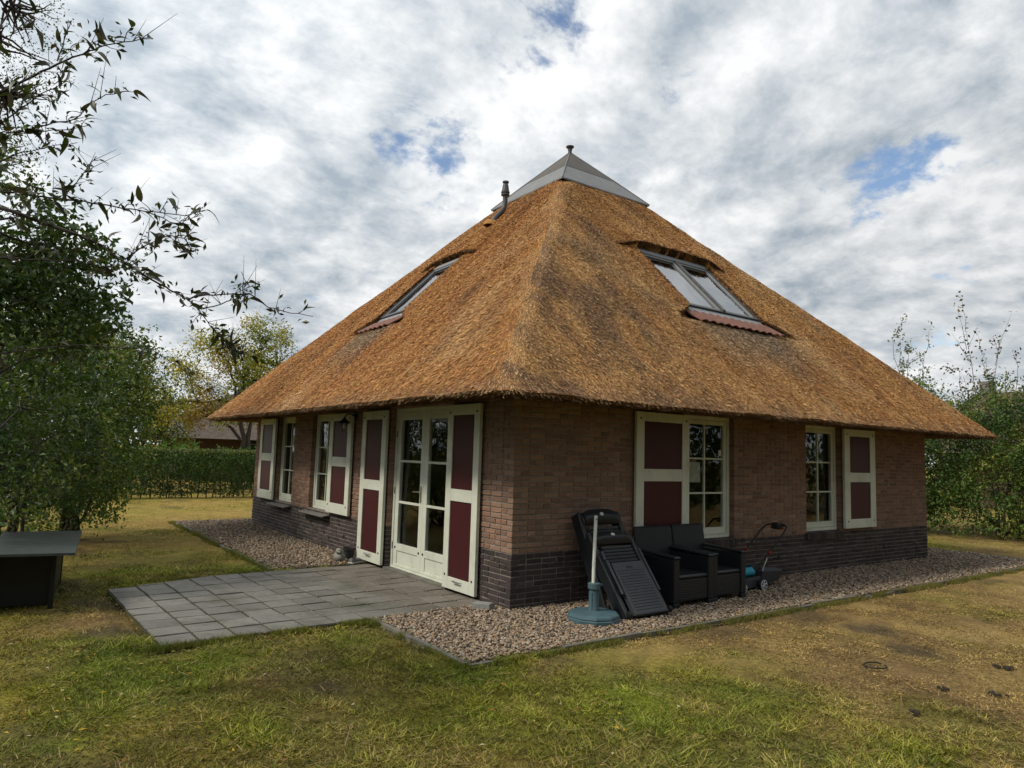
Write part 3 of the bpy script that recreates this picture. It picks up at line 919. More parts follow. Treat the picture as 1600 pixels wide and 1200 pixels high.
def build_doors():
    u0, u1, z0, z1 = OPEN_L[2]; fn = wmap('L'); P = MT['paint']
    w = empty('door_frame'); w.parent = house
    f = .055; b = MB()
    b.cbox((u0, .085, .03), (u0+f, .17, z1), .003, fn); b.cbox((u1-f, .085, .03), (u1, .17, z1), .003, fn)
    b.cbox((u0+f, .085, z1-f), (u1-f, .17, z1), .003, fn)
    b.build('frame', P, w)
    wbox('L', 'threshold', u0, u1, -.03, .2, -.02, .038, MT['kerb'], w)
    wbox('L', 'weather_bar', u0+f, u1-f, .06, .17, .040, .062, P, w)
    a, e = u0+f+.003, u1-f-.003; um = (a+e)/2
    for k, (p, q) in enumerate(((um+.002, e), (a, um-.002))):
        L = empty('door_leaf'); L.parent = house
        L['label'] = 'glazed door leaf with lever handle' if k == 0 else 'glazed door leaf beside the near shutter'
        s = .105; d0, d1 = .098, .15; y0, y1 = .066, z1-f-.003
        pz = [.385, .985, 1.585, 2.19]
        b = MB()
        b.cbox((p, d0, y0), (p+s, d1, y1), .004, fn); b.cbox((q-s, d0, y0), (q, d1, y1), .004, fn)
        b.cbox((p+s, d0, pz[3]), (q-s, d1, y1), .004, fn)
        b.cbox((p+s, d0, pz[0]-.10), (q-s, d1, pz[0]), .004, fn); b.cbox((p+s, d0, y0), (q-s, d1, y0+.04), .004, fn)
        b.build('leaf_frame', P, L)
        wbox('L', 'bottom_panel', p+s, q-s, d0+.014, d1-.01, y0+.04, pz[0]-.10, P, L, .006)
        for j in (1, 2):
            wbox('L', 'glazing_bar', p+s, q-s, d0+.004, d1-.008, pz[j]-.017, pz[j]+.017, P, L)
        for j in range(3):
            g = .017
            V = np.array([(p+s, .124, pz[j]+(g if j else 0)), (q-s, .124, pz[j]+(g if j else 0)), (q-s, .124, pz[j+1]-(g if j < 2 else 0)), (p+s, .124, pz[j+1]-(g if j < 2 else 0))])
            V[:, 1] += RNG.normal(0, .0015, 4)
            MB().add(fn(V), [(0, 1, 2, 3)]).build('pane', MT['glass'], L)
        for uu in (p+s*.55, q-s*.55):
            b = MB().lathe([(.016, 0), (.016, .008), (.010, .012)], 10)
            V = np.concatenate(b.V); V = np.stack([d0-.0-V[:, 2], uu+V[:, 0], .33+V[:, 1]], -1)
            b.V = [V]; b.build('plug', MT['black'], L)
        if k == 0:
            uu = p+.055
            h = MB().cbox((uu-.02, d0-.010, 1.02), (uu+.02, d0+.001, 1.25), .003, fn).build('handle_plate', MT['steel'], L)
            b = MB(); V, F = tube_vf([(d0-.01, uu, 1.17), (d0-.055, uu, 1.17), (d0-.06, uu+.02, 1.17), (d0-.058, uu+.13, 1.165)], .009, 8); b.add(V, F)
            b.build('handle', MT['steel'], L, smooth=True)
        hu = q+.012 if k == 0 else p-.012
        for zz in (.35, 1.15, 1.98):
            b = MB().tube([(.088, hu, zz-.05), (.088, hu, zz+.05)], .009, 8); b.build('hinge', MT['black'], L)
build_doors()

def build_shutter(face, u0, u1, z0, z1, rails, label, stile=.135, handle=False, ajar=0):
    """rails: z limits of the two red panels, upper then lower"""
    S = empty('shutter'); S.parent = house; S['label'] = label
    P = MT['paint']; d0, d1 = -.075, -.030
    (a1, b1), (a2, b2) = rails            # upper (lo,hi), lower (lo,hi)
    wbox(face, 'stile', u0, u0+stile, d0, d1, z0, z1, P, S); wbox(face, 'stile', u1-stile, u1, d0, d1, z0, z1, P, S)
    g = .0015
    for (p, q) in ((b1, z1), (b2, a1), (z0, a2)):
        wbox(face, 'rail', u0+stile+g, u1-stile-g, d0+.001, d1, p, q, P, S)
    for (p, q) in ((a1, b1), (a2, b2)):
        wbox(face, 'panel', u0+stile-.01, u1-stile+.01, d0+.016, d1-.006, p-.01, q+.01, MT['red'], S, .002)
    fn = wmap(face)
    for uu in (u0+stile*.5, u1-stile*.5):
        for zz in (a2-.035 if not handle else a2+.02, b1+.035):
            V, F = lathe_vf([(.013, 0), (.013, .006), (.007, .011)], 8)
            V = np.stack([uu+V[:, 0], d0-V[:, 2], zz+V[:, 1]], -1)
            MB().add(fn(V), F).build('bolt', MT['black'], S)
    if handle:
        zz = z0+.11; um = (u0+u1)/2
        V, F = tube_vf([(um-.08, d0, zz), (um-.08, d0-.03, zz), (um+.08, d0-.03, zz), (um+.08, d0, zz)], .008, 8)
        MB().add(fn(V), F).build('handle', MT['steel'], S)
    # pins that carry the shutter
    for zz in (z0+.25, z1-.25):
        uu = u0 if label.endswith('hinged low side') else u1
        wbox(face, 'hinge', (u0+u1)/2-.03, (u0+u1)/2+.03, d1+.001, .012, zz-.03, zz+.03, MT['black'], S, .002)
    return S
WR = [(1.60, 2.215), (.82, 1.44)]
DR = [(1.28, 2.205), (.20, 1.13)]
build_shutter('L', 8.50, 9.54, .64, 2.335, WR, 'narrow looking shutter at the far corner of the door wall', .17)
build_shutter('L', 4.48, 5.43, .65, 2.335, WR, 'half height shutter beside the wall lamp', .16)
build_shutter('L', 3.18, 4.04, .055, 2.335, DR, 'tall shutter on the far side of the doors', .14, True)
build_shutter('L', .62, 1.37, .055, 2.335, DR, 'tall shutter near the house corner', .125, True)
build_shutter('R', 1.875, 2.885, .64, 2.335, WR, 'wide shutter behind the black armchairs', .14)
build_shutter('R', 6.80, 7.80, .67, 2.335, WR, 'shutter on the far end of the furniture wall', .17)
for face, uu, zz in (('L', 4.75, .30), ('L', 8.9, .26), ('R', 5.02, .30), ('R', 8.2, .30), ('R', 9.3, .30)):
    wbox(face, 'air_vent', uu-.02, uu+.02, -.006, .02, zz-.02, zz+.02, MT['black'], house, .003)

# --- thatch
HX, HY = LX/2+OV, LY/2+OV
CX, CY = LX/2, LY/2
RISE = ZA-ZE
RC = .30
SLOPE = {0: math.hypot(HY, RISE), 1: math.hypot(HX, RISE), 2: math.hypot(HY, RISE), 3: math.hypot(HX, RISE)}
SKY = {0: [dict(uc=4.97, hw=.93)], 1: [dict(uc=5.24, hw=.52, b=.085)]}

def roof_geo(face, a, s):
    h = HY if face in (0, 2) else HX
    c = np.minimum(RC/h, s)
    t = np.abs(a)*s
    corner = t > s-c
    phi = np.where(corner, (t-(s-c))/np.maximum(c, 1e-6), 0)*math.pi/4
    X = np.where(corner, (s-c)+c*np.sin(phi), t)*np.sign(a)
    Y = np.where(corner, (s-c)+c*np.cos(phi), s)
    ex = np.sin(phi)*np.sign(a); ey = np.cos(phi)
    z = ZA-s*RISE
    if face == 0: x, y, nx, ny = X, -Y, ex, -ey
    elif face == 1: x, y, nx, ny = -Y, X, -ey, ex
    elif face == 2: x, y, nx, ny = X, Y, ex, ey
    else: x, y, nx, ny = Y, X, ey, ex
    P = np.stack([CX+x*HX, CY+y*HY, z], -1)
    k = math.hypot(h, RISE)
    n = np.stack([nx*RISE/k, ny*RISE/k, np.full_like(nx, h/k)], -1)
    return P, n
def roof_uv(face, P, s):
    u = P[..., 0] if face in (0, 2) else P[..., 1]
    return u, (1-s)*SLOPE[face]
def roof_h(face, u, v):
    h = .03*(fbm(u*.9+face*9, v*.9, 3)-.5)+.03*(fbm(u*4+face*9, v*1.2, 3)-.5)
    rec = np.zeros_like(u)
    for k in SKY.get(face, []):
        du = u-k['uc']; ad = np.abs(du); hw = k['hw']
        lip = 4.40-.10*np.clip(ad/(hw+.5), 0, 1.4)**2+.004*np.sin(u*23)
        win = 1-sstep(hw-.05, hw+.62, ad)
        bump = k.get('b', .13)*np.exp(-(np.maximum(v-lip, 0)/.75)**2)*win
        h = h+np.where(v >= lip, bump, 0)
        wv = hw+.03+.58*sstep(2.72, 2.16, v)
        ins = (v < lip) & (v > 2.14) & (ad < wv)
        dep = .135*np.clip(1-.9*np.maximum(ad-hw-.03, 0)/.58, .12, 1)
        h = np.where(ins, -dep, h)
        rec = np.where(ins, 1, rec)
        # thatch swept up a little along the sides
        h = h+np.where(~ins & (v < lip) & (v > 2.3), .015*np.exp(-(np.maximum(ad-wv, 0)/.15)**2), 0)
    return h, rec
def thatch_color(face, u, v, n=None):
    sh = u.shape
    streak = .5*fbm(u*4.5+face*13, v*.7+2, 4)+.5*fbm(u*13+face*5, v*.9+7, 3); patch = fbm(u*.75+face*7+4, v*.55+9, 4); fine = fbm(u*16, v*4, 2)
    gold = np.array((.60, .325, .108)); tan = np.array((.65, .425, .20)); brown = np.array((.42, .175, .055)); grey = np.array((.19, .11, .066))
    t = np.clip(.5+3.2*(streak-.5)+.8*(fine-.5), 0, 1)
    c = lerp(gold, np.broadcast_to(brown, sh+(3,)), t*.75)
    c = lerp(c, np.broadcast_to(tan, sh+(3,)), np.clip(2.6*(patch-.50), 0, .8))
    dk = np.clip(3.2*(fbm(u*1.3+50+face, v*.8+33, 4)-.54), 0, 1)
    if face == 0:
        dk = np.clip(dk*.55+1.7*np.clip(fbm(u*2.2+8, v*1.3+3, 4)-.40, 0, 1)*sstep(5.2, .3, u)*2.2, 0, .75)
        c = lerp(c, np.broadcast_to(tan*.95, sh+(3,)), .25*sstep(5.5, 1, u))
    elif face == 1:
        dk = dk*.5
        c = c*np.array((1.0, .93, .88))
    c = lerp(c, np.broadcast_to(grey, sh+(3,)), dk)
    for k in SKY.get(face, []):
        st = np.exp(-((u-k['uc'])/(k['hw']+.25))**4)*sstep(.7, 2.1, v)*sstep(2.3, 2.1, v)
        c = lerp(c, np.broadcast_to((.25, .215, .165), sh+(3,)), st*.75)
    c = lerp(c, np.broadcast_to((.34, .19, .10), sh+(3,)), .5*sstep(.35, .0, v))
    return c

def build_roof():
    VV, FF, CC = [], [], []; off = 0
    for face in range(4):
        na, ns = (210, 210) if face < 2 else (30, 24)
        a = np.linspace(-1, 1, na+1); s = np.linspace(.02, 1, ns+1)
        A, S = np.meshgrid(a, s, indexing='ij')
        P, n = roof_geo(face, A, S); u, v = roof_uv(face, P, S)
        if face < 2: h, rec = roof_h(face, u, v)
        else: h, rec = np.zeros_like(u), np.zeros_like(u)
        h = h*sstep(1.0, .985, np.abs(A))        # the faces share their hips
        P = P+n*(h-.012)[..., None]
        C = thatch_color(face, u, v)*.72*(1-.65*rec)[..., None]  # shade inside the roof window recesses is put into the thatch colour
        idx = off+np.arange(A.size).reshape(A.shape)
        q = np.stack([idx[:-1, :-1], idx[1:, :-1], idx[1:, 1:], idx[:-1, 1:]], -1).reshape(-1, 4)
        if face in (1, 2): q = q[:, ::-1]
        q = q[:, ::-1]
        VV.append(P.reshape(-1, 3)); FF.append(q); CC.append(C.reshape(-1, 3)); off += A.size
        # cut butt ends under the eave: rim -> underside -> wall
        rim = P[:, -1]
        out = np.stack([n[:, -1, 0], n[:, -1, 1], 0*n[:, -1, 0]], -1); out /= np.linalg.norm(out, axis=1)[:, None]
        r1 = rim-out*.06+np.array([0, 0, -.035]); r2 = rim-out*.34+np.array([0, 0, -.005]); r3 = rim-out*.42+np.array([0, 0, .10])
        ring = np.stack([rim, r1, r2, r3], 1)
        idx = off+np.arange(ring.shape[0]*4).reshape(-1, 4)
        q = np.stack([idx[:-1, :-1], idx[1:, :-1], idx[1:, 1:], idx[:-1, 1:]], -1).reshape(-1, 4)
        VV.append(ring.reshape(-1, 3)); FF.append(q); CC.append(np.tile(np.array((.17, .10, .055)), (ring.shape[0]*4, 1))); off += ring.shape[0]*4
    o = link('roof', mesh_np('roof', np.concatenate(VV), np.concatenate(FF), MT['thatch_base'], np.concatenate(CC), smooth=True), house)
    o['label'] = 'golden brown thatched pyramid roof'
    return o
roof = build_roof()

def rdir_(n):
    v = RNG.normal(0, 1, (n, 3)); return v/np.linalg.norm(v, axis=1)[:, None]
def rmap(face):
    h = HY if face == 0 else HX; k = math.hypot(h, RISE)
    if face == 0: U, Vd, Nn, O = np.array([1, 0, 0.]), np.array([0, h, RISE])/k, np.array([0, -RISE, h])/k, np.array([0, -OV, ZE])
    else: U, Vd, Nn, O = np.array([0, 1., 0]), np.array([h, 0, RISE])/k, np.array([-RISE, 0, h])/k, np.array([-OV, 0, ZE])
    return lambda P: O+np.asarray(P, float)[:, :1]*U+np.asarray(P, float)[:, 1:2]*Vd+np.asarray(P, float)[:, 2:3]*Nn
def build_reed():
    VV, CC = [], []
    def emit(P, T, S, L, w, lift, n, col):
        """blunt reed: quad from P down slope along T"""
        tip = P+T*L[:, None]+n*lift[:, None]
        V = np.stack([P-S*w[:, None], P+S*w[:, None], tip+S*w[:, None], tip-S*w[:, None]], 1)
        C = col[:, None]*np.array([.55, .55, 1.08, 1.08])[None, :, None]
        VV.append(V.reshape(-1, 3)); CC.append(C.reshape(-1, 3))
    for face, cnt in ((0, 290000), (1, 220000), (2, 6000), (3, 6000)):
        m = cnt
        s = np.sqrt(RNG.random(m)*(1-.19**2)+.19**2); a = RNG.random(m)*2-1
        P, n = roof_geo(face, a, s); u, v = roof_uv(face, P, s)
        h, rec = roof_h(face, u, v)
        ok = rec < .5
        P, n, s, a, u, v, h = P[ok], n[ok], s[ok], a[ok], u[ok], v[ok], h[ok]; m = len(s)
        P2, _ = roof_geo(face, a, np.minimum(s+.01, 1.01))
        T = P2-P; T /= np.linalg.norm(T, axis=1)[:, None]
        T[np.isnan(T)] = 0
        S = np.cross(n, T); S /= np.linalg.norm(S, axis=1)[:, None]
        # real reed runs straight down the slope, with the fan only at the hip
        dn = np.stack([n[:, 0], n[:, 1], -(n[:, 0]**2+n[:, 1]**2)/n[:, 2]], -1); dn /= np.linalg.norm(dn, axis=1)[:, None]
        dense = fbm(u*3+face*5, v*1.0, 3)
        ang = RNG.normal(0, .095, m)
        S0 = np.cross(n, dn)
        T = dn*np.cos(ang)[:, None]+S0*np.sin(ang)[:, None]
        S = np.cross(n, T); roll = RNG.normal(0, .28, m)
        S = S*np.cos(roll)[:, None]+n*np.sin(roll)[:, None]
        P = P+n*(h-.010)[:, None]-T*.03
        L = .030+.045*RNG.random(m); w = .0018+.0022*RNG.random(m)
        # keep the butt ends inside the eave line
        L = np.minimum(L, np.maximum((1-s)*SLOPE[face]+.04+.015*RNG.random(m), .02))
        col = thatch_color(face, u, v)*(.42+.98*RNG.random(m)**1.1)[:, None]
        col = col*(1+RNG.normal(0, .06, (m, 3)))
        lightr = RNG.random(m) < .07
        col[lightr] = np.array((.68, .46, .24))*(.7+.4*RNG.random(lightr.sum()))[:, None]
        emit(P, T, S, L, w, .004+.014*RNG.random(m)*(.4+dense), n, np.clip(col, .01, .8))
    # shaggy fringe at the eave of the two faces in view
    for face in (0, 1):
        m = 17000
        a = RNG.random(m)*2-1; s = np.full(m, 1.0)
        P, n = roof_geo(face, a, s); u, v = roof_uv(face, P, s)
        dn = np.stack([n[:, 0], n[:, 1], -(n[:, 0]**2+n[:, 1]**2)/n[:, 2]], -1); dn /= np.linalg.norm(dn, axis=1)[:, None]
        out = np.stack([n[:, 0], n[:, 1], 0*n[:, 0]], -1); out /= np.linalg.norm(out, axis=1)[:, None]
        q = RNG.random(m)
        P = P-out*(q*.36)[:, None]-np.array([0, 0, .034])*np.clip(q*6, 0, 1)[:, None]-n*.004-dn*.05
        ang = RNG.normal(0, .25, m); S0 = np.cross(n, dn)
        T = dn*np.cos(ang)[:, None]+S0*np.sin(ang)[:, None]; S = np.cross(n, T)
        L = .03+.03*RNG.random(m)+.05*RNG.random(m)**4+.03*fbm(u*3, u*0+3, 3); w = .0026+.003*RNG.random(m)
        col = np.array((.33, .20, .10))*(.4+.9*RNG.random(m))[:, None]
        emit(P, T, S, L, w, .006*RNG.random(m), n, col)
    # cut reed ends that face the roof windows
    for face in (0, 1):
        for kk in SKY[face]:
            fn = rmap(face); hw = kk['hw']; m = 9000
            du = (RNG.random(m)*2-1)*(hw+.5); lip = 4.40-.10*np.clip(np.abs(du)/(hw+.5), 0, 1.4)**2
            top = kk.get('b', .13)*(1-sstep(hw-.05, hw+.62, np.abs(du))); low = np.where(np.abs(du) < hw, -.12, 0)
            nn = low+(top-low)*RNG.random(m)
            A = np.stack([kk['uc']+du, lip+.02+.02*RNG.random(m), nn], -1)
            m2 = 9000; v = 2.3+2.0*RNG.random(m2); sg = np.where(RNG.random(m2) < .5, -1, 1); wv = hw+.03+.58*sstep(2.72, 2.16, v)
            B = np.stack([kk['uc']+sg*(wv+.015), v, -.11+.12*RNG.random(m2)], -1)
            T1 = np.stack([RNG.normal(0, .2, m), -np.ones(m), RNG.normal(-.15, .25, m)], -1); T2 = np.stack([-sg*.5, -np.ones(m2), RNG.normal(0, .3, m2)], -1)
            P = fn(np.concatenate([A, B])); T = np.concatenate([T1, T2]); O = fn(np.zeros((1, 3))); T = fn(T)-O; T /= np.linalg.norm(T, axis=1)[:, None]
            S = np.cross(T, rdir_(len(P))); S /= np.linalg.norm(S, axis=1)[:, None]
            mm = len(P); col = np.array((.20, .105, .045))*(.3+1.1*RNG.random(mm))[:, None]
            emit(P, T, S, .025+.03*RNG.random(mm), .0025+.003*RNG.random(mm), np.zeros(mm), S*0, col)
    V = np.concatenate(VV); C = np.concatenate(CC)
    F = np.arange(len(V)).reshape(-1, 4)
    o = link('thatch', mesh_np('thatch', V, F, MT['thatch'], C), roof); o['kind'] = 'stuff'
build_reed()

def build_soffit():
    b = MB(); z0 = 2.435; e = .60
    # four boards lying between wall head and thatch, mitred by butting
    b.cbox((-e, -e, z0), (LX+e, .005, z0+.03), .002); b.cbox((-e, .006, z0), (.005, LY+e, z0+.03), .002)
    b.cbox((LX-.005, .006, z0), (LX+e, LY+e, z0+.03), .002); b.cbox((.006, LY-.005, z0), (LX-.006, LY+e, z0+.03), .002)
    b.build('soffit', MT['soffit'], house)
build_soffit()

# --- grey cap, finial, vent pipe
def build_cap():
    cap = empty('roof_cap'); cap.parent = house; cap['label'] = 'grey metal cap on the tip of the thatch'
    def pt(sx, sy, s, lift): return np.array([CX+sx*s*HX, CY+sy*s*HY, ZA-s*RISE+lift])
    cs = [(-1, -1), (1, -1), (1, 1), (-1, 1)]
    for k in range(4):
        A, B = cs[k], cs[(k+1) % 4]
        for (s0, l0, s1, l1, m, nm) in ((.112, .036, .206, .028, 'zinc_lo', 'cap_flange'), (.006, .046, .118, .046, 'zinc_hi', 'cap_sheet')):
            top = [pt(*A, s1, l1), pt(*B, s1, l1), pt(*B, s0, l0), pt(*A, s0, l0)]
            bot = [p-np.array([0, 0, .03]) for p in top]
            MB().hexa(np.array(bot+top)).build(nm, MT[m], cap)
        MB().tube([pt(*A, .004, .05), pt(*A, .12, .048), pt(*A, .207, .032)], .010, 8).build('hip_flashing', MT['zinc_lo'], cap, smooth=True)
    b = MB().lathe([(.04, 0), (.04, .05), (.048, .06), (.044, .08), (.058, .10), (.088, .13), (.092, .145), (.05, .158), (.02, .16)], 16, (CX, CY, ZA+.03))
    b.build('finial', MT['pipe'], cap, smooth=True)
build_cap()
def build_vent():
    p = empty('vent_pipe'); p.parent = house
    x, y = 3.30, 5.15
    b = MB().tube([(x-.30, y, 6.42), (x-.20, y, 6.56), (x-.09, y, 6.68), (x-.02, y, 6.78), (x, y, 6.90), (x, y, 7.07)], .050, 14); b.build('pipe', MT['pipe'], p, smooth=True)
    b = MB().lathe([(.062, 0), (.088, .0), (.088, .028), (.075, .03), (.075, .05), (.09, .052), (.09, .08), (.078, .085), (.062, .20), (.055, .235), (.045, .24), (.045, .265), (.066, .27), (.066, .30), (.03, .305)], 18, (x, y, 7.05))
    b.build('cowl', MT['pipe'], p, smooth=True)
    # collar of thatch dressed round the foot
    V, F = lathe_vf([(.20, -.16), (.17, -.02), (.11, .05), (.06, .06)], 12, (0, 0, 0))
    V = V*np.array([1.1, .6, .55])+np.array([x-.28, y, 6.42]); V = V+RNG.normal(0, .008, V.shape)
    me = mesh_np('thatch_collar', V, [np.array([f for f in F if len(f) == 4])], MT['thatch_base'], np.tile(np.array((.40, .21, .075)), (len(V), 1)), smooth=True)
    link('thatch_collar', me, p)
build_vent()

# --- roof windows with their aprons of clay tiles
def build_skylight(face, uc, hw, n_sash, label):
    w = empty('skylight'); w.parent = house; w['label'] = label
    fn = rmap(face); A, G = MT['alu'], MT['alu_grey']
    n0, n1 = -.15, -.030
    v0, v1 = 2.66, 4.36; u0, u1 = uc-hw, uc+hw
    b = MB()
    b.cbox((u0, v0, n0), (u0+.05, v1, n1), .004, fn); b.cbox((u1-.05, v0, n0), (u1, v1, n1), .004, fn)
    b.cbox((u0+.05, v0, n0), (u1-.05, v0+.06, n1), .004, fn)
    b.build('frame', A, w)
    MB().cbox((u0+.05, v1-.13, n0), (u1-.05, v1, n1+.012), .01, fn).build('hood', G, w)
    ws = (u1-u0-.10)/n_sash
    for k in range(n_sash):
        a, e = u0+.05+k*ws, u0+.05+(k+1)*ws
        if k: MB().cbox((a-.035, v0+.03, n0), (a+.035, v1-.13, n1+.02), .006, fn).build('mullion', A, w)
        g = .035; b = MB()
        aa, ee = a+(.037 if k else .002), e-(.037 if k < n_sash-1 else .002)
        b.cbox((aa, v0+.062, n0), (aa+g, v1-.132, n1-.015), .003, fn); b.cbox((ee-g, v0+.062, n0), (ee, v1-.132, n1-.015), .003, fn)
        b.cbox((aa+g, v0+.062, n0), (ee-g, v0+.10, n1-.015), .003, fn); b.cbox((aa+g, v1-.17, n0), (ee-g, v1-.132, n1-.015), .003, fn)
        b.build('sash', G, w)
        V = np.array([(aa+g, v0+.10, n1-.035), (ee-g, v0+.10, n1-.035), (ee-g, v1-.17, n1-.035), (aa+g, v1-.17, n1-.035)])
        MB().add(fn(V), [(0, 1, 2, 3)]).build('pane', MT['skyglass'], w)
    MB().cbox((u0-.03, v0-.18, n0+.02), (u1+.03, v0-.002, n1-.03), .006, fn).build('apron', G, w)
    nt = max(4, round((2*hw+.34)/.185)); tw = (2*hw+.34)/nt
    for k in range(nt):
        a = uc-hw-.17+k*tw
        pts = []
        prof = [(0, 0), (.28, .022), (.55, .026), (.8, .008), (1.0, -.002)]
        V = []; F = []
        for (vv, nn, th) in ((2.13, .030, .020), (2.55, -.075, .020)):
            for x, z in prof: V.append((a+.002+x*(tw-.004), vv+.006*math.sin(k*2.3), nn+z))
            for x, z in prof: V.append((a+.002+x*(tw-.004), vv+.006*math.sin(k*2.3), nn+z-th))
        m = len(prof)
        for i in range(m-1):
            F += [(i, i+1, 2*m+i+1, 2*m+i), (m+i+1, m+i, 3*m+i, 3*m+i+1), (i+1, i, m+i, m+i+1), (2*m+i, 2*m+i+1, 3*m+i+1, 3*m+i)]
        F += [(0, 2*m, 3*m, m), (m-1, 2*m-1, 4*m-1, 3*m-1)]
        MB().add(fn(np.array(V)), F).build('tile', MT['tile'], w, smooth=True)
build_skylight(0, 4.97, .93, 2, 'double roof window facing the furniture side')
build_skylight(1, 5.24, .52, 1, 'single roof window facing the patio side')

# ------------------------------------------------------------------ things in front of the house
def incl(x0, yb, zb, yt, zt):
    """local (a across, s up the lean, n outwards) -> world for something leaning on the wall"""
    t = np.array([0, yt-yb, zt-zb]); ln = np.linalg.norm(t); t = t/ln; n = np.array([0, -t[2], t[1]])
    O = np.array([x0, yb, zb])
    return (lambda P: O+np.asarray(P, float)[:, :1]*np.array([1., 0, 0])+np.asarray(P, float)[:, 1:2]*t+np.asarray(P, float)[:, 2:3]*n), ln

def build_lounger(x0, yb, zb, yt, zt, label, shear=-.06):
    fn0, ln = incl(x0, yb, zb, yt, zt)
    k = ln/1.05
    def fn(P):
        P = np.array(P, float); P[:, 0] += shear*P[:, 1]/ln; P[:, 1] *= k
        return fn0(P)-np.array([x0, yb, 0])
    r = empty('sun_lounger', (x0, yb, 0)); tag(r, label, 'sun lounger', 'folded plastic sun loungers leaning on the wall')
    A, B = MT['plastic'], MT['plastic2']
    for a0, a1 in ((0, .055), (.605, .66)):
        b = MB(); b.cbox((a0, .0, -.16), (a1, 1.0, -.01), .012, fn); b.build('side_frame', A, r)
    # ribbed leg panel
    b = MB()
    b.hexa(fn([(.085, .005, -.02), (.085, .005, .026), (.60, .005, .026), (.60, .005, -.02), (.095, .62, -.02), (.095, .62, .026), (.575, .62, .026), (.575, .62, -.02)]))
    for i in range(15):
        s = .05+i*.033
        w = .0+.02*s
        b.cbox((.13+w*.3, s, .024), (.55-w, s+.021, .031), .003, fn)
    b.build('leg_panel', B, r)
    MB().cbox((.285, .535, .020), (.385, .572, .0275), .003, fn).build('hand_slot', MT['black'], r)
    MB().cbox((.08, -.015, -.03), (.60, .012, .034), .01, fn).build('foot_bar', A, r)
    for i in range(5):
        s = .64+i*.042
        V, F = cbox_vf((.10, s, -.03), (.56, s+.030, -.008), .005); V[:, 2] += (V[:, 1]-s)*.5
        MB().add(fn(V), F).build('slat', B, r)
    # curved headrest
    na, ns = 12, 7; V = []; F = []
    for back in (0, 1):
        for i in range(na+1):
            for j in range(ns+1):
                a = i/na; s = j/ns
                top = .165-.028*(2*a-1)**4-.010*(2*a-1)**2
                V.append((.05+.53*a, .862+s*top, .012+.050*math.sin(math.pi*min(s*1.1, 1))*(1-.5*(2*a-1)**6)-.03*back))
    q = (na+1)*(ns+1)
    for i in range(na):
        for j in range(ns):
            p = i*(ns+1)+j
            F += [(p, p+ns+1, p+ns+2, p+1), (q+p, q+p+1, q+p+ns+2, q+p+ns+1)]
    for i in range(na):
        p = i*(ns+1); F += [(p, q+p, q+p+ns+1, p+ns+1), (p+ns, p+2*ns+1, q+p+2*ns+1, q+p+ns)]
    for j in range(ns):
        F += [(j, j+1, q+j+1, q+j), (na*(ns+1)+j, q+na*(ns+1)+j, q+na*(ns+1)+j+1, na*(ns+1)+j+1)]
    MB().add(fn(np.array(V)), F).build('headrest', A, r, smooth=True)
    V, F = lathe_vf([(1, 0), (1, .004), (.85, .007)], 16)
    V = np.stack([.29+V[:, 0]*.030, .955+V[:, 1]*.019, .062+V[:, 2]], -1)
    MB().add(fn(V), F).build('emblem', MT['emblem'], r)
    for sgn, a in ((0, .035), (1, .605)):
        b = MB(); b.cbox((a, .24, .010), (a+.028, .66, .040), .008, fn); b.cbox((a-.008+.016*sgn, .66, .004), (a+.026+.01*sgn, .775, .034), .008, fn)
        b.build('arm_rail', B, r)
    for a in (.02, .64):
        V, F = lathe_vf([(.010, 0), (.034, .004), (.036, .02), (.034, .036), (.010, .04)], 14)
        V = np.stack([a-.02+V[:, 2], .02+V[:, 0], .012+V[:, 1]], -1)
        MB().add(fn(V), F).build('wheel', MT['rubber'], r, smooth=True)
    return r
build_lounger(.80, -1.03, .062, -.43, .90, 'front black folded sun lounger with the brighter oval emblem')
build_lounger(.80, -.70, .060, -.20, 1.14, 'black folded sun lounger behind the other one, against the brick wall', -.02)

def build_armchair(x0, x1, label, dy=0):
    r = empty('armchair', ((x0+x1)/2, -.5, 0)); tag(r, label, 'armchair', 'black plastic rattan armchairs by the wall')
    O = np.array([(x0+x1)/2, -.5, 0]); fn = lambda V: np.asarray(V, float)-O
    A = MT['plastic']; yf, yb = -.86+dy, -.16+dy
    for a, e in ((x0, x0+.095), (x1-.095, x1)):
        b = MB(); b.cbox((a, yf, .075), (e, yb, .575), .012, fn); b.build('arm_panel', A, r)
        V, F = cbox_vf((a-.006, yf-.008, .577), (e+.006, yb+.004, .605), .010); V[:, 2] += (V[:, 1]-yf)*.04
        MB().add(fn(V), F).build('armrest', A, r)
        for y in (yf+.002, yb-.062):
            MB().cbox((a+.002, y, .0), (e-.002, y+.06, .074), .006, fn).build('leg', A, r)
    b = MB(); b.cbox((x0+.096, yf+.02, .085), (x1-.096, yf+.055, .335), .008, fn)
    b.build('front_panel', MT['plastic'], r)
    MB().cbox((x0+.097, yf+.012, .337), (x1-.097, yb-.10, .385), .018, fn).build('seat', A, r)
    V, F = cbox_vf((x0+.02, yb-.115, .386), (x1-.02, yb-.065, .885), .016)
    V[:, 1] += (V[:, 2]-.386)*.16
    MB().add(fn(V), F).build('backrest', MT['plastic'], r)
    b = MB(); b.cbox((x0+.096, yb-.03, .09), (x1-.096, yb-.005, .38), .006, fn); b.build('back_panel', A, r)
    # woven bands pressed into the plastic
    b = MB()
    for i in range(8):
        z = .105+i*.028; b.cbox((x0+.105, yf+.0165, z), (x1-.105, yf+.0215, z+.019), .002, fn)
    b.build('weave', MT['plastic'], r)
build_armchair(1.71, 2.415, 'black rattan look armchair next to the leaning loungers')
build_armchair(2.435, 3.085, 'black rattan look armchair next to the lawn mower', .03)

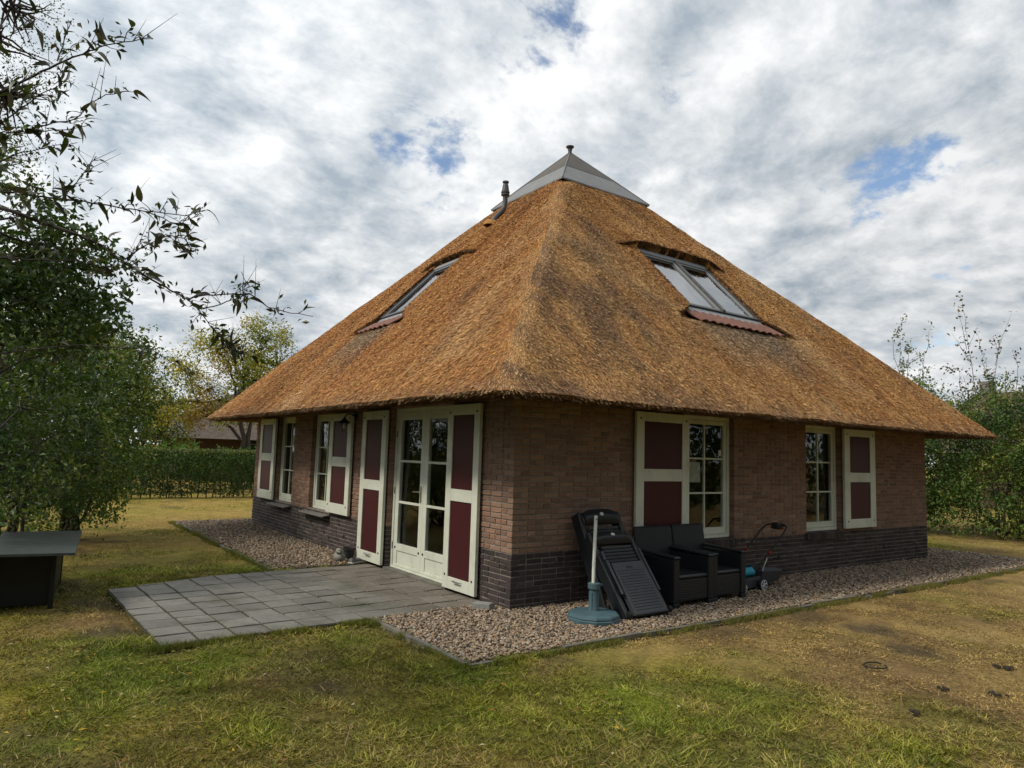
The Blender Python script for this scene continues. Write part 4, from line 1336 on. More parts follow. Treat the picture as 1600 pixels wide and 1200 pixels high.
def build_parasol_foot():
    c = (.50, -.82, .012)
    r = empty('parasol_stand', c); tag(r, 'blue green octagonal parasol base with a white pole stub', 'parasol base')
    def octv(rad, z, rot=math.pi/10): return [(rad*math.cos(rot+2*math.pi*k/10), rad*math.sin(rot+2*math.pi*k/10), z) for k in range(10)]
    rings = [(.275, .0), (.285, .010), (.285, .045), (.268, .058), (.278, .064), (.270, .085), (.245, .098), (.09, .112), (.07, .113)]
    V = sum([octv(a, z) for a, z in rings], []); F = []
    for i in range(len(rings)-1):
        for k in range(10): F.append((i*10+k, i*10+(k+1) % 10, (i+1)*10+(k+1) % 10, (i+1)*10+k))
    F.append(tuple(range(10))[::-1]); F.append(tuple((len(rings)-1)*10+k for k in range(10)))
    MB().add(np.array(V), F).build('base', MT['pbase'], r)
    b = MB().lathe([(.058, .108), (.052, .12), (.049, .33), (.049, .34)], 16)
    for k in range(4):
        a = k*math.pi/2+.4; x, y = .05*math.cos(a), .05*math.sin(a)
        b.tube([(x, y, .112), (x, y, .30)], .008, 6)
    b.build('tube', MT['pbase'], r, smooth=True)
    b = MB().lathe([(.050, .335), (.066, .337), (.066, .39), (.060, .395), (.030, .396)], 16); b.build('collar', MT['pbase'], r, smooth=True)
    b = MB().tube([(-.012, .0, .34), (.0, .01, .55), (.055, .05, 1.09)], .0185, 12); b.build('pole', MT['pole'], r, smooth=True)
    b = MB().tube([(.030, .016, 1.055), (.040, .020, 1.056)], .0065, 8); b.build('pole_hole', MT['black'], r)
    b = MB().tube([(.06, .0, .365), (.10, .0, .365), (.105, 0, .365)], [.009, .009, .02], 8); b.build('knob', MT['pbase'], r)
build_parasol_foot()

def build_mower():
    O = np.array([3.6, -.36, 0]); r = empty('lawn_mower', O); tag(r, 'small electric lawn mower with turquoise hood and grey grass box', 'lawn mower')
    fn = lambda V: np.asarray(V, float)-O
    b = MB(); b.hexa(fn([(3.20, -.60, .07), (3.78, -.60, .07), (3.78, -.12, .07), (3.20, -.12, .07), (3.25, -.56, .18), (3.76, -.56, .20), (3.76, -.16, .20), (3.25, -.16, .18)])); b.build('deck', MT['plastic'], r)
    b = MB(); V, F = cbox_vf((3.30, -.54, .18), (3.73, -.18, .31), .05); b.add(fn(V), F); b.build('hood', MT['teal'], r)
    MB().cbox((3.42, -.46, .311), (3.72, -.24, .36), .03, fn).build('motor_cover', MT['plastic'], r)
    b = MB(); b.hexa(fn([(3.80, -.54, .075), (4.22, -.52, .095), (4.22, -.18, .095), (3.80, -.16, .075), (3.79, -.57, .25), (4.30, -.55, .23), (4.30, -.15, .23), (3.79, -.13, .25)])); b.build('grass_box', MT['plastic2'], r)
    b = MB(); b.hexa(fn([(3.79, -.575, .252), (4.30, -.555, .232), (4.30, -.145, .232), (3.79, -.125, .252), (3.86, -.50, .295), (4.22, -.49, .275), (4.22, -.21, .275), (3.86, -.20, .295)])); b.build('box_lid', MT['plastic2'], r)
    for (x, y, rad) in ((3.72, -.625, .085), (3.30, -.625, .07), (3.72, -.095, .085), (3.30, -.095, .07)):
        s = -1 if y < -.3 else 1
        V, F = lathe_vf([(rad*.55, -.02), (rad*.92, -.022), (rad, -.012), (rad, .012), (rad*.92, .022), (rad*.55, .02)], 20)
        w = MB().add(fn(np.stack([x+V[:, 0], y+V[:, 2], rad+.012+V[:, 1]], -1)), F).build('wheel', MT['rubber'], r, smooth=True)
        b = MB()
        for k in range(6):
            a = k*math.pi/3+.3
            p0 = np.array([x, y+s*.0225, rad+.012]); p1 = p0+np.array([math.cos(a), 0, math.sin(a)])*rad*.72
            b.tube(fn([p0, p1]), .0085, 6)
        V, F = lathe_vf([(rad*.66, -.004), (rad*.8, -.004), (rad*.8, .004), (rad*.66, .004)], 20); F = F[:-2]
        b.add(fn(np.stack([x+V[:, 0], y+s*.0225+V[:, 2], rad+.012+V[:, 1]], -1)), F)
        b.build('rim', MT['emblem'], w)
    for y in (-.52, -.14):
        b = MB().tube(fn([(3.62, y, .22), (4.05, y, .50), (4.36, y, .74), (4.47, y+(.02 if y < -.3 else -.02), .815), (4.52, y+(.08 if y < -.3 else -.08), .835)]), .0125, 8); b.build('handle_tube', MT['black'], r, smooth=True)
        MB().tube(fn([(4.03, y-.025, .487), (4.03, y+.025, .487)]), .022, 8).build('clamp', MT['orange'], r)
    b = MB().tube(fn([(4.52, -.44, .835), (4.53, -.38, .84), (4.53, -.28, .84), (4.52, -.22, .835)]), .015, 8); b.build('grip_bar', MT['black'], r, smooth=True)
    MB().cbox((4.42, -.40, .775), (4.56, -.27, .868), .022, fn).build('switch_box', MT['black'], r)
    for y in (-.455, -.245): MB().tube(fn([(4.455, y, .80), (4.475, y+(.07 if y < -.3 else -.07)*.6, .79)]), .013, 8).build('lever', MT['orange'], r)
    b = MB().tube(fn([(3.76, -.59, .27), (3.84, -.58, .37), (3.90, -.57, .43)]), .010, 6); b.build('lift_handle', MT['steel'], r)
build_mower()

def build_block():
    r = MB().cbox((-.11, -.055, 0), (.11, .055, .075), .006)
    o = r.build('paving_block', MT['block'], None, loc=(-.235, .185, .014), rot=(.02, -.03, R(-58)))
    tag(o, 'loose grey concrete paving block lying at the house corner', 'paving block')
build_block()

def build_ornaments():
    # dark bucket, stone bird and a shoe beside the tall shutter
    c = (-.16, 4.12, .012)
    r = empty('flower_pot', c); tag(r, 'small dark plastic pot against the plinth beside the tall shutter', 'pot')
    MB().lathe([(.065, 0), (.085, .15), (.098, .155), (.10, .19), (.09, .192), (.078, .15), (.06, .03)], 18).build('body', MT['pot'], r, smooth=True)
    MB().lathe([(.076, .14), (.05, .152), (.01, .155)], 14).build('soil', MT['soil'], r)
    r = empty('stone_bird', (-.36, 4.0, .012)); tag(r, 'squat grey stone bird figure at the edge of the gravel', 'garden figure')
    def ell(cx, cy, cz, a, b_, c_, seg=12):
        prof = [(math.sin(t)*1.0, -math.cos(t)) for t in np.linspace(.05, math.pi-.05, 9)]
        V, F = lathe_vf(prof, seg); return V*np.array([a, b_, c_])+np.array([cx, cy, cz]), F
    b = MB(); b.add(*ell(0, 0, .075, .085, .095, .08)); b.build('body', MT['stone'], r, smooth=True)
    b = MB(); b.add(*ell(-.03, -.035, .165, .050, .052, .048)); b.build('head', MT['stone'], r, smooth=True)
    b = MB().lathe([(.016, 0), (.012, .02), (.002, .045)], 8, (0, 0, 0)); V = b.V[0]; b.V = [np.stack([V[:, 0]-.045, -.08-V[:, 2], .16+V[:, 1]], -1)]; b.build('beak', MT['stone'], r, smooth=True)
    r = empty('garden_shoe', (-.22, 3.70, .034), R(28)); tag(r, 'grey slip-on garden shoe left on the patio by the shutter', 'shoe')
    V = []; F = []; prof = [(-.13, .030, .075, .03), (-.10, .040, .085, .0), (-.04, .038, .060, .0), (.03, .044, .072, .0), (.08, .048, .058, .0), (.12, .036, .040, .0), (.14, .012, .022, .0)]
    for x, w, h, _ in prof:
        for k in range(10):
            a = 2*math.pi*k/10; V.append((x, w*math.cos(a), max(.006, h*.5+h*.5*math.sin(a))))
    for i in range(len(prof)-1):
        for k in range(10): F.append((i*10+k, i*10+(k+1) % 10, (i+1)*10+(k+1) % 10, (i+1)*10+k))
    F += [tuple(range(10))[::-1], tuple(60+k for k in range(10))]
    MB().add(np.array(V), F).build('upper', MT['shoe'], r, smooth=True)
    b = MB(); b.cbox((-.135, -.043, -.002), (.135, .043, .014), .006); b.build('sole', MT['pole'], r)
    b = MB().lathe([(.026, 0), (.030, .006), (.022, .008)], 12, (-.075, 0, .074)); b.V[0][:, 0] = -.075+(b.V[0][:, 0]+.075)*1.7; b.build('opening', MT['black'], r)
build_ornaments()

def build_lamp():
    O = np.array([0, 4.46, 2.27]); r = empty('wall_lamp', O); tag(r, 'black barn style wall lamp with clear glass under the eave', 'lamp')
    MB().lathe([(.05, 0), (.05, .012), (.02, .02)], 14).mesh
    b = MB().lathe([(.05, 0), (.05, .014), (.03, .022)], 14); V = b.V[0]; b.V = [np.stack([-V[:, 2]-.001, V[:, 0], V[:, 1]], -1)]; b.build('wall_plate', MT['black'], r, smooth=True)
    b = MB().tube([(-.01, 0, 0), (-.10, .02, .045), (-.17, .04, .03), (-.19, .05, -.02)], .011, 8); b.build('arm', MT['black'], r, smooth=True)
    b = MB().lathe([(.018, 0), (.022, -.02), (.035, -.035), (.085, -.075), (.095, -.10), (.085, -.10), (.030, -.05), (.012, -.045)], 18, (-.19, .05, -.015)); b.build('shade', MT['black'], r, smooth=True)
    b = MB().lathe([(.040, -.09), (.050, -.12), (.052, -.20), (.040, -.235), (.012, -.245)], 16, (-.19, .05, -.015)); b.build('glass_jar', MT['bulb'], r, smooth=True)
    b = MB().lathe([(.012, -.08), (.016, -.12), (.024, -.15), (.020, -.175), (.004, -.185)], 12, (-.19, .05, -.015)); b.build('bulb', MT['pole'], r, smooth=True)
    for k in range(4):
        a = k*math.pi/2+.5; x, y = -.19+.056*math.cos(a), .05+.056*math.sin(a)
        MB().tube([(x, y, -.10), (x, y, -.225), (-.19+.02*math.cos(a), .05+.02*math.sin(a), -.268)], .0032, 5).build('guard_wire', MT['black'], r)
build_lamp()

def build_table():
    O = np.array([-4.8, 3.1, 0]); r = empty('garden_table', O); tag(r, 'low dark table with a weathered grey top under the shrubs', 'table')
    fn = lambda V: np.asarray(V, float)-O
    q = [(-5.62, 2.36), (-4.01, 2.03), (-3.79, 4.10), (-5.40, 4.43)]
    MB().hexa(fn([(*p, .575) for p in q]+[(*p, .600) for p in q])).build('table_top', MT['tabletop'], r)
    def lx(t, s):   # bilinear on the top's outline
        a = np.array(q[0])*(1-t)+np.array(q[1])*t; b_ = np.array(q[3])*(1-t)+np.array(q[2])*t; return a*(1-s)+b_*s
    def slab(t0, s0, t1, s1, z0, z1, nm, m, th=.02):
        a, e = lx(t0, s0), lx(t1, s1); d = (e-a)/np.linalg.norm(e-a); n = np.array([-d[1], d[0]])*th
        MB().hexa(fn([(*p, z0) for p in (a-n, e-n, e+n, a+n)]+[(*p, z1) for p in (a-n, e-n, e+n, a+n)])).build(nm, m, r)
    slab(.08, .20, .87, .20, .02, .573, 'front_panel', MT['black'], .012)
    slab(.08, .82, .87, .82, .02, .573, 'back_panel', MT['black'], .012)
    for t in (.10, .885):
        for s in (.17, .85):
            a = lx(t, s); slab(t-.012, s, t+.012, s, -.01, .574, 'leg', MT['black'], .022)
        slab(t, .20, t, .82, .48, .573, 'rail', MT['black'], .012)
    slab(.885, .215, .885, .835, .05, .478, 'side_panel', MT['black'], .010)
build_table()

def build_hoop():
    pts = [(1.58+.105*math.cos(a), -3.23+.085*math.sin(a), .012+.004*math.sin(2*a)) for a in np.linspace(0, 5.9, 30)]
    o = MB().tube(np.array(pts)-np.array([1.58, -3.23, 0]), .0060, 7).build('hose_ring', MT['rubber'], None, smooth=True, loc=(1.58, -3.23, 0))
    tag(o, 'black rubber ring lying in the dry grass', 'ring')
build_hoop()

# ------------------------------------------------------------------ plants
def leaf_quads(P, D, Nn, L, W, col):
    """P base points, D directions, Nn approx normals"""
    S = np.cross(Nn, D); S /= np.linalg.norm(S, axis=1)[:, None]+1e-9
    U = np.cross(D, S)
    mid = P+D*(L*.5)[:, None]+U*(L*.06)[:, None]
    tip = P+D*L[:, None]-U*(L*.10)[:, None]
    V = np.stack([P, mid+S*W[:, None], tip, mid-S*W[:, None]], 1).reshape(-1, 3)
    return V, np.repeat(col, 4, 0)
def rdir(n, up=0.0):
    v = RNG.normal(0, 1, (n, 3)); v[:, 2] += up; return v/np.linalg.norm(v, axis=1)[:, None]

def foliage(blobs, n, size, pal, per=9, spread=.13, shell=.55, gap=.0, droop=-.3, aspect=.26, zmin=.05, lobes=5):
    """blobs: (x,y,z,rx,ry,rz). Returns V, F, C of leaf faces in clumps, and clump centres"""
    bl2 = list(blobs)
    for b_ in blobs:      # smaller lobes break up the outline
        for q in range(lobes):
            d_ = rdir(1, .25)[0]; f_ = .28+.22*RNG.random()
            bl2.append((b_[0]+d_[0]*b_[3]*.92, b_[1]+d_[1]*b_[4]*.92, b_[2]+d_[2]*b_[5]*.92, b_[3]*f_, b_[4]*f_, b_[5]*f_*1.15))
    B = np.array(bl2, float); vol = B[:, 3]*B[:, 4]*B[:, 5]; w = vol**.75
    nc = n//per
    k = RNG.choice(len(B), nc, p=w/w.sum())
    d = rdir(nc); rr = RNG.random(nc)**(1/3.); rr = shell+(1-shell)*rr if shell else rr
    rr = np.where(RNG.random(nc) < .25, RNG.random(nc)**.5*rr, rr)*(1+RNG.normal(0, .07, nc))
    c = B[k, :3]+d*rr[:, None]*B[k, 3:]
    if gap:
        g = fbm(c[:, 0]*1.9+c[:, 2]*1.3, c[:, 1]*1.9-c[:, 2]*1.7, 3); keep = g > gap; c, d = c[keep], d[keep]
    keep = c[:, 2] > zmin; c, d = c[keep], d[keep]; nc = len(c)
    td = d*.7+rdir(nc, .3)*.7
    td /= np.linalg.norm(td, axis=1)[:, None]
    t = RNG.random((nc, per))-.4
    P = c[:, None]+td[:, None]*(t*spread*2)[..., None]+RNG.normal(0, spread*.33, (nc, per, 3))
    m = nc*per; P = P.reshape(-1, 3)
    D = rdir(m, droop)*.8+np.repeat(td, per, 0)*.6; D /= np.linalg.norm(D, axis=1)[:, None]
    Nn = rdir(m, .9)
    L = size*(.6+.7*RNG.random(m)); W = L*aspect*(.8+.4*RNG.random(m))
    pal = np.array(pal); tone = fbm(c[:, 0]*1.1+5, c[:, 1]*1.1+c[:, 2]*1.6, 3)
    pi = np.clip((np.repeat(tone, per)-.25)*2*len(pal)+RNG.normal(0, .9, m), 0, len(pal)-1).astype(int)
    col = pal[pi]*(.7+.6*RNG.random(m))[:, None]
    keep = P[:, 2] > zmin*.5
    V, C = leaf_quads(P[keep], D[keep], Nn[keep], L[keep], W[keep], col[keep])
    return V, np.arange(len(V)).reshape(-1, 4), C, c

def wiggle(a, b, n, amt, sag=0):
    t = np.linspace(0, 1, n)[:, None]; p = np.asarray(a)*(1-t)+np.asarray(b)*t
    L = np.linalg.norm(np.asarray(b)-np.asarray(a))
    off = np.cumsum(RNG.normal(0, amt*L/n, (n, 3)), 0); off -= t*off[-1]
    p = p+off; p[:, 2] -= sag*4*(t[:, 0]*(1-t[:, 0])); return p

def plant(name, label, cat, base, blobs, n, size, pal, trunk_r=.06, stems=1, leafmat='leaf', group=None, twigs=40, kind=None, bark='bark', **kw):
    r = empty(name, base); tag(r, label, cat, group)
    V, F, C, cl = foliage(blobs, n, size, pal, **kw)
    o = link('crown', mesh_np('crown', V-np.array(base), F, MT[leafmat], C), r)
    b = MB(); base = np.array(base, float)
    for s in range(stems):
        a = base+np.array([RNG.normal(0, .12*(stems > 1)), RNG.normal(0, .12*(stems > 1)), -.05]) if stems > 1 else base+np.array([0, 0, -.05])
        bl = blobs[s % len(blobs)]
        top = np.array(bl[:3])+np.array([0, 0, bl[5]*.35])
        p = wiggle(a, top, 9, .25); b.tube(p-base, np.linspace(trunk_r, trunk_r*.25, 9), 7)
        if stems == 1:
            for bl in blobs[1:]:
                q = p[3+int(RNG.integers(3))]; b.tube(wiggle(q, np.array(bl[:3]), 7, .25)-base, np.linspace(trunk_r*.5, trunk_r*.12, 7), 6)
    b.build('trunk', MT[bark], r, smooth=True)
    b = MB(); B = np.array(blobs)
    for i in range(min(twigs, len(cl))):
        c = cl[RNG.integers(len(cl))]; j = np.argmin(np.linalg.norm(B[:, :3]-c, axis=1)); q = B[j, :3]+RNG.normal(0, .1, 3)*B[j, 3:]
        b.tube(wiggle(q, c, 6, .2)-base, np.linspace(trunk_r*.22+.002, .0025, 6), 4, caps=False)
    if b.n: b.build('branches', MT['twig'], r)['kind'] = 'stuff'
    return r

DARK = [(.030, .060, .014), (.042, .080, .018), (.060, .105, .022), (.085, .130, .026), (.15, .175, .035)]
MID = [(.040, .085, .018), (.060, .115, .022), (.085, .145, .028), (.13, .18, .035), (.23, .23, .045)]
YEL = [(.15, .18, .025), (.22, .24, .03), (.25, .26, .035), (.36, .33, .04), (.48, .38, .04), (.34, .22, .05)]
RED = [(.06, .07, .025), (.09, .07, .035), (.13, .08, .04), (.08, .10, .03), (.16, .11, .04)]

def pb(px, py, d, r, ry=None, rz=None):
    p = at(px, py, d); return (p[0], p[1], p[2], r, ry or r, rz or r)

# --- tree reaching in from outside the frame, top left
LEAVES = []
def leaf_mesh(k):
    L, W = .068, .0088+.0011*k; n = 6; V = []; F = []
    for i in range(n+1):
        t = i/n; w = W*math.sin(math.pi*min(t**.85, 1))**.8 if 0 < i < n else .0008
        z = -.018*(1+.5*k % 3)*t*t*1.4; x = L*t*(1-.06*t)
        V += [(x, -w, z+.35*w), (x, 0, z), (x, w, z+.35*w)]
    for i in range(n):
        for j in range(2): F.append((i*3+j, (i+1)*3+j, (i+1)*3+j+1, i*3+j+1))
    pal = [(.026, .034, .016), (.032, .046, .016), (.040, .034, .026), (.055, .070, .020), (.07, .06, .03)]
    return mesh_np('leaf', np.array(V), np.array(F), MT['leaf'], np.tile(np.array(pal[k % 5]), (len(V), 1)), smooth=True)
def build_overhang():
    LM = [leaf_mesh(k) for k in range(5)]
    SV, SC_ = [], []
    base = (-6.3, -2.6, 0)
    r = empty('overhanging_tree', base); tag(r, 'leafy tree reaching thin dark branches across the sky at the upper left', 'tree')
    bz = np.array(base)
    tr = wiggle(bz-np.array([0, 0, .1]), bz+np.array([.2, -.2, 3.4]), 9, .1)
    MB().tube(tr-bz, np.linspace(.11, .05, 9), 9).build('trunk', MT['bark'], r, smooth=True)
    lines = [   # (points in view, distance, thickness, leaves)
        ([(-70, 178), (0, 143), (95, 98), (160, 72), (235, 60)], 3.0, .0075, 26),
        ([(-70, 240), (0, 193), (60, 150), (105, 126)], 3.1, .006, 14),
        ([(60, 197), (118, 186), (142, 162), (165, 148), (200, 141)], 3.05, .003, 9),
        ([(-50, 212), (40, 206), (100, 203), (140, 196)], 3.15, .004, 14),
        ([(90, 96), (101, 62), (107, 30)], 3.0, .003, 4),
        ([(-60, 290), (20, 302), (105, 312), (170, 322), (230, 330), (290, 337), (322, 327)], 3.3, .006, 26),
        ([(95, 310), (120, 285), (140, 258), (150, 245)], 3.2, .003, 9),
        ([(-70, 310), (20, 330), (60, 345), (110, 362), (160, 385), (200, 415), (260, 450), (293, 467), (310, 483), (330, 510), (345, 527)], 3.5, .010, 26),
        ([(-60, 402), (40, 405), (110, 408), (150, 416), (200, 420), (232, 436)], 3.6, .007, 20),
        ([(293, 467), (320, 462), (360, 459), (392, 460), (420, 480), (450, 488), (490, 494)], 3.45, .0042, 8),
        ([(310, 483), (340, 477), (375, 463), (395, 458)], 3.45, .003, 5),
        ([(190, 408), (225, 385), (262, 368), (290, 372), (300, 398)], 3.4, .0035, 22),
        ([(330, 510), (345, 527), (355, 545), (378, 552), (400, 548)], 3.45, .004, 14),
        ([(-60, 560), (100, 540), (235, 545), (290, 580), (300, 590)], 3.9, .006, 12),
        ([(230, 330), (275, 350), (290, 345), (315, 335)], 3.3, .0028, 7),
        ([(-40, 90), (10, 60), (45, 30)], 3.4, .004, 8),
        ([(-40, 265), (30, 240), (80, 228), (120, 222)], 3.2, .0035, 10),
        ([(380, 462), (384, 440), (378, 425)], 3.45, .002, 3),
    ]
    for pts, d, th, nl in lines:
        P = np.array([at(x, y, d+RNG.normal(0, .05)) for x, y in pts])
        full = P
        if pts[0][0] < 0:
            q = tr[4+int(RNG.integers(4))]; full = np.concatenate([wiggle(q, P[0], 5, .1)[:-1], P])
        # resample smooth
        seg = np.linalg.norm(np.diff(full, axis=0), axis=1); s = np.concatenate([[0], np.cumsum(seg)])
        ss = np.linspace(0, s[-1], max(6, int(s[-1]/.035))); Q = np.stack([np.interp(ss, s, full[:, k]) for k in range(3)], -1)
        Q = Q+RNG.normal(0, .0022, Q.shape)
        rad = np.linspace(th if pts[0][0] >= 0 else th*1.8, .0016, len(Q))
        b = MB().tube(Q-bz, rad, 6)
        s0 = s[len(full)-len(P)]
        tips = []
        for k in range(nl):
            u = s0+(s[-1]-s0)*min(1, (.12+.9*(k+.5*RNG.random())/nl))
            i = min(int(u/s[-1]*(len(Q)-1)), len(Q)-2); p = Q[i]; ax = Q[i+1]-Q[i]; ax /= np.linalg.norm(ax)
            # short spur carrying one or two leaves
            sp = rdir(1, .35)[0]*.7+ax*.55; sp /= np.linalg.norm(sp); l = .02+.07*RNG.random()**2
            e = p+sp*l; b.tube(np.array([p, p+sp*l*.5+RNG.normal(0, .003, 3), e])-bz, [.0022, .0018, .0012], 4, caps=False)
            tips.append((e, sp))
            if RNG.random() < .35:
                l2 = .10+.10*RNG.random(); b.tube(np.array([p, p+(sp*.8+np.array([0, 0, .45]))*l2])-bz, [.0016, .0006], 4, caps=False)
        bo = b.build('branch', MT['twig'], r, smooth=True)
        for e, sp in tips:
            if RNG.random() < .75:
                m = int(RNG.integers(3, 7)); PP = e-sp*.03+RNG.normal(0, .022, (m, 3)); DD = rdir(m, -.1)*.8+sp*.5; DD /= np.linalg.norm(DD, axis=1)[:, None]
                LL = .022+.028*RNG.random(m); v_, c_ = leaf_quads(PP, DD, rdir(m, .9), LL, LL*.2, np.array([(.045, .055, .02), (.06, .045, .03), (.04, .065, .018), (.09, .10, .03)])[RNG.integers(4, size=m)])
                SV.append(v_); SC_.append(c_)
            for rep in range(1 if RNG.random() < .72 else 2):
                D = sp*.8+rdir(1, -.25)[0]*.65; D /= np.linalg.norm(D)
                Nn = rdir(1, 1.1)[0]; S = np.cross(Nn, D); S /= np.linalg.norm(S); U = np.cross(D, S)
                Mx = Matrix(((D[0], S[0], U[0]), (D[1], S[1], U[1]), (D[2], S[2], U[2])))
                sc = .6+.5*RNG.random()
                link('leaf', LM[int(RNG.integers(5))], bo, tuple(e-bz), Mx.to_euler(), (sc, sc*(.8+.5*RNG.random()), sc))
    v_ = np.concatenate(SV); o = link('small_leaves', mesh_np('small_leaves', v_-bz, np.arange(len(v_)).reshape(-1, 4), MT['leaf'], np.concatenate(SC_)), r); o['kind'] = 'stuff'
    # dense lower crown
    blobs = [pb(-20, 400, 4.2, .45), pb(40, 470, 4.6, .50), pb(-10, 560, 4.8, .62), pb(70, 390, 4.4, .30), pb(100, 470, 5.0, .38), pb(30, 640, 5.2, .60), pb(-30, 280, 4.2, .38), pb(120, 540, 5.4, .40), pb(-30, 730, 5.4, .55), pb(20, 340, 4.0, .30)]
    V, F, C, cl = foliage(blobs, 19000, .052, DARK, per=8, spread=.09, shell=.0, gap=.46)
    link('crown', mesh_np('crown', V-bz, F, MT['leaf'], C), r)
    b = MB()
    for bl in blobs:
        q = tr[3+int(RNG.integers(5))]; b.tube(wiggle(q, bl[:3], 8, .15)-bz, np.linspace(.022, .006, 8), 5)
    for i in range(90):
        c = cl[RNG.integers(len(cl))]; j = np.argmin(np.linalg.norm(np.array(blobs)[:, :3]-c, axis=1))
        b.tube(wiggle(np.array(blobs[j][:3]), c+rdir(1)[0]*.12, 6, .2)-bz, np.linspace(.005, .0012, 6), 4, caps=False)
    b.build('limbs', MT['twig'], r)['kind'] = 'stuff'
build_overhang()

# --- shrubs along the left side
plant('tall_shrub', 'dark dense shrub behind the low table at the left edge', 'shrub', (-4.6, 4.9, 0),
      [(-4.75, 3.6, 1.5, .85, .9, .75), (-4.6, 4.7, 1.5, .95, 1.0, .85), (-4.75, 3.4, 2.4, .8, .8, .7), (-4.6, 4.9, 2.6, .95, 1.0, .9), (-4.4, 5.6, 1.7, .85, .9, .9), (-4.6, 5.6, 3.1, .85, .9, .75), (-5.2, 4.2, 3.2, .9, .9, .7)],
      32000, .060, DARK, trunk_r=.035, stems=7, twigs=140, spread=.11, shell=.3, gap=.34, zmin=.3)
plant('tall_shrub', 'tall green shrub between table and clipped hedge, stems bare at the foot', 'shrub', (-3.75, 8.3, 0),
      [(-3.9, 7.6, 1.6, 1.0, 1.0, .9), (-3.5, 8.6, 1.9, 1.15, 1.1, 1.1), (-3.9, 8.0, 2.9, 1.1, 1.1, 1.0), (-3.1, 9.3, 2.5, .95, 1.0, .95), (-3.3, 8.9, 3.4, .95, 1.0, .75), (-4.3, 9.4, 3.6, 1.0, 1.0, 1.0), (-3.9, 7.2, 2.2, .9, .8, .7), (-3.2, 8.2, 1.2, .6, .7, .5), (-3.9, 8.0, .7, 1.0, 1.0, .6), (-4.3, 6.9, .8, .7, .8, .6), (-3.5, 9.2, .8, .8, .9, .6)],
      42000, .070, [tuple(1.15*v for v in c) for c in MID], trunk_r=.04, stems=8, twigs=140, spread=.14, shell=.35, gap=.34, zmin=.12)
plant('reddish_tree', 'thin tree with small purplish leaves above the left shrubs', 'tree', (-4.4, 10.5, 0),
      [(-4.0, 10.3, 4.0, .9, .9, .6), (-3.3, 10.4, 3.9, .7, .8, .45), (-4.6, 10.2, 4.9, .8, .8, .7), (-2.7, 10.8, 3.5, .55, .6, .35)],
      7500, .060, RED, trunk_r=.06, twigs=120, spread=.16, shell=.2, gap=.42)
plant('fine_leaved_tree', 'tree with tiny sparse leaves at the top left corner', 'tree', (-7.0, 6.0, 0),
      [pb(-10, 60, 12, .9), pb(10, 150, 12.2, .8), pb(-30, 250, 12, 1.0), pb(20, 10, 12.5, .7)],
      5200, .050, DARK, trunk_r=.10, twigs=160, spread=.22, shell=.0, gap=.40)

# --- clipped hedge at the back and what stands behind it
def build_hedge():
    base = (1.2, 18.75, 0); r = empty('clipped_hedge', base); tag(r, 'clipped dark green hedge across the back of the lawn', 'hedge'); bz = np.array(base)
    n = 38000
    x = -5.2+13*RNG.random(n); y = 18.4+.75*RNG.random(n); z = .06+1.48*RNG.random(n)**.9
    face = RNG.random(n); y = np.where(face < .6, 18.38+.14*RNG.random(n), y); z = np.where(face > .82, 1.47+.10*RNG.random(n), z)
    keep = (z > .3) | (fbm(x*2.2, z*2.5, 3)+.35*z > .38); x, y, z = x[keep], y[keep], z[keep]; n = len(x)
    z = z+.04*(fbm(x*1.5, y*2, 3)-.5)
    col = np.array(DARK)[RNG.integers(4, size=n)]*(.7+.6*RNG.random(n))[:, None]
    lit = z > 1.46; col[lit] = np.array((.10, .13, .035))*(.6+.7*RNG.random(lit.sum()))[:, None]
    L = .05+.04*RNG.random(n)
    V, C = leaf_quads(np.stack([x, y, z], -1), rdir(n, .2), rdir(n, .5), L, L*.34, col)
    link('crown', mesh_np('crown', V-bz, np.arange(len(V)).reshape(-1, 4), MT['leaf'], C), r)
    b = MB()
    for xx in np.arange(-5.1, 7.8, .24):
        p = np.array([xx+RNG.normal(0, .05), 18.78+RNG.normal(0, .05), -.05])
        b.tube(wiggle(p, p+np.array([RNG.normal(0, .07), 0, 1.2]), 6, .12)-bz, np.linspace(.022, .008, 6), 5)
        for k in range(3):
            q = p+np.array([0, 0, .2+.3*RNG.random()]); b.tube(wiggle(q, q+np.array([RNG.normal(0, .15), RNG.normal(0, .2), .5]), 4, .1)-bz, np.linspace(.01, .003, 4), 4)
    b.build('stems', MT['bark'], r)
build_hedge()
plant('low_hedge', 'bright green leafy bed rising just behind the clipped hedge', 'shrub', (1.5, 21.6, 0),
      [(x, 21.6+.3*math.sin(x), 1.05, 1.0, .7, .60+.08*math.sin(2*x)) for x in np.arange(-4, 7, 1.0)],
      15000, .10, [(.07, .16, .02), (.09, .20, .03), (.12, .22, .04), (.07, .13, .02)], trunk_r=.02, stems=6, twigs=0, spread=.12, shell=.6)
plant('yellow_tree', 'autumn tree with yellow leaves and twin trunk beside the far roof corner', 'tree', (3.25, 24.0, 0),
      [(3.3, 24, 4.6, 1.3, 1.3, 1.2), (1.9, 24.2, 4.0, 1.1, 1.1, .9), (2.2, 24, 5.6, 1.1, 1.1, .9), (3.9, 24.1, 6.3, 1.1, 1.1, .9), (3.2, 23.6, 3.2, 1.0, 1.0, .5), (4.6, 23.8, 2.9, .8, .8, .7), (.9, 24.1, 4.8, .9, .9, .8), (.6, 24.2, 3.4, 1.0, 1.0, .9), (2.0, 24.0, 3.0, 1.1, 1.0, .6)],
      21000, .115, YEL, trunk_r=.14, twigs=60, spread=.30, shell=.0, gap=.36, lobes=5)
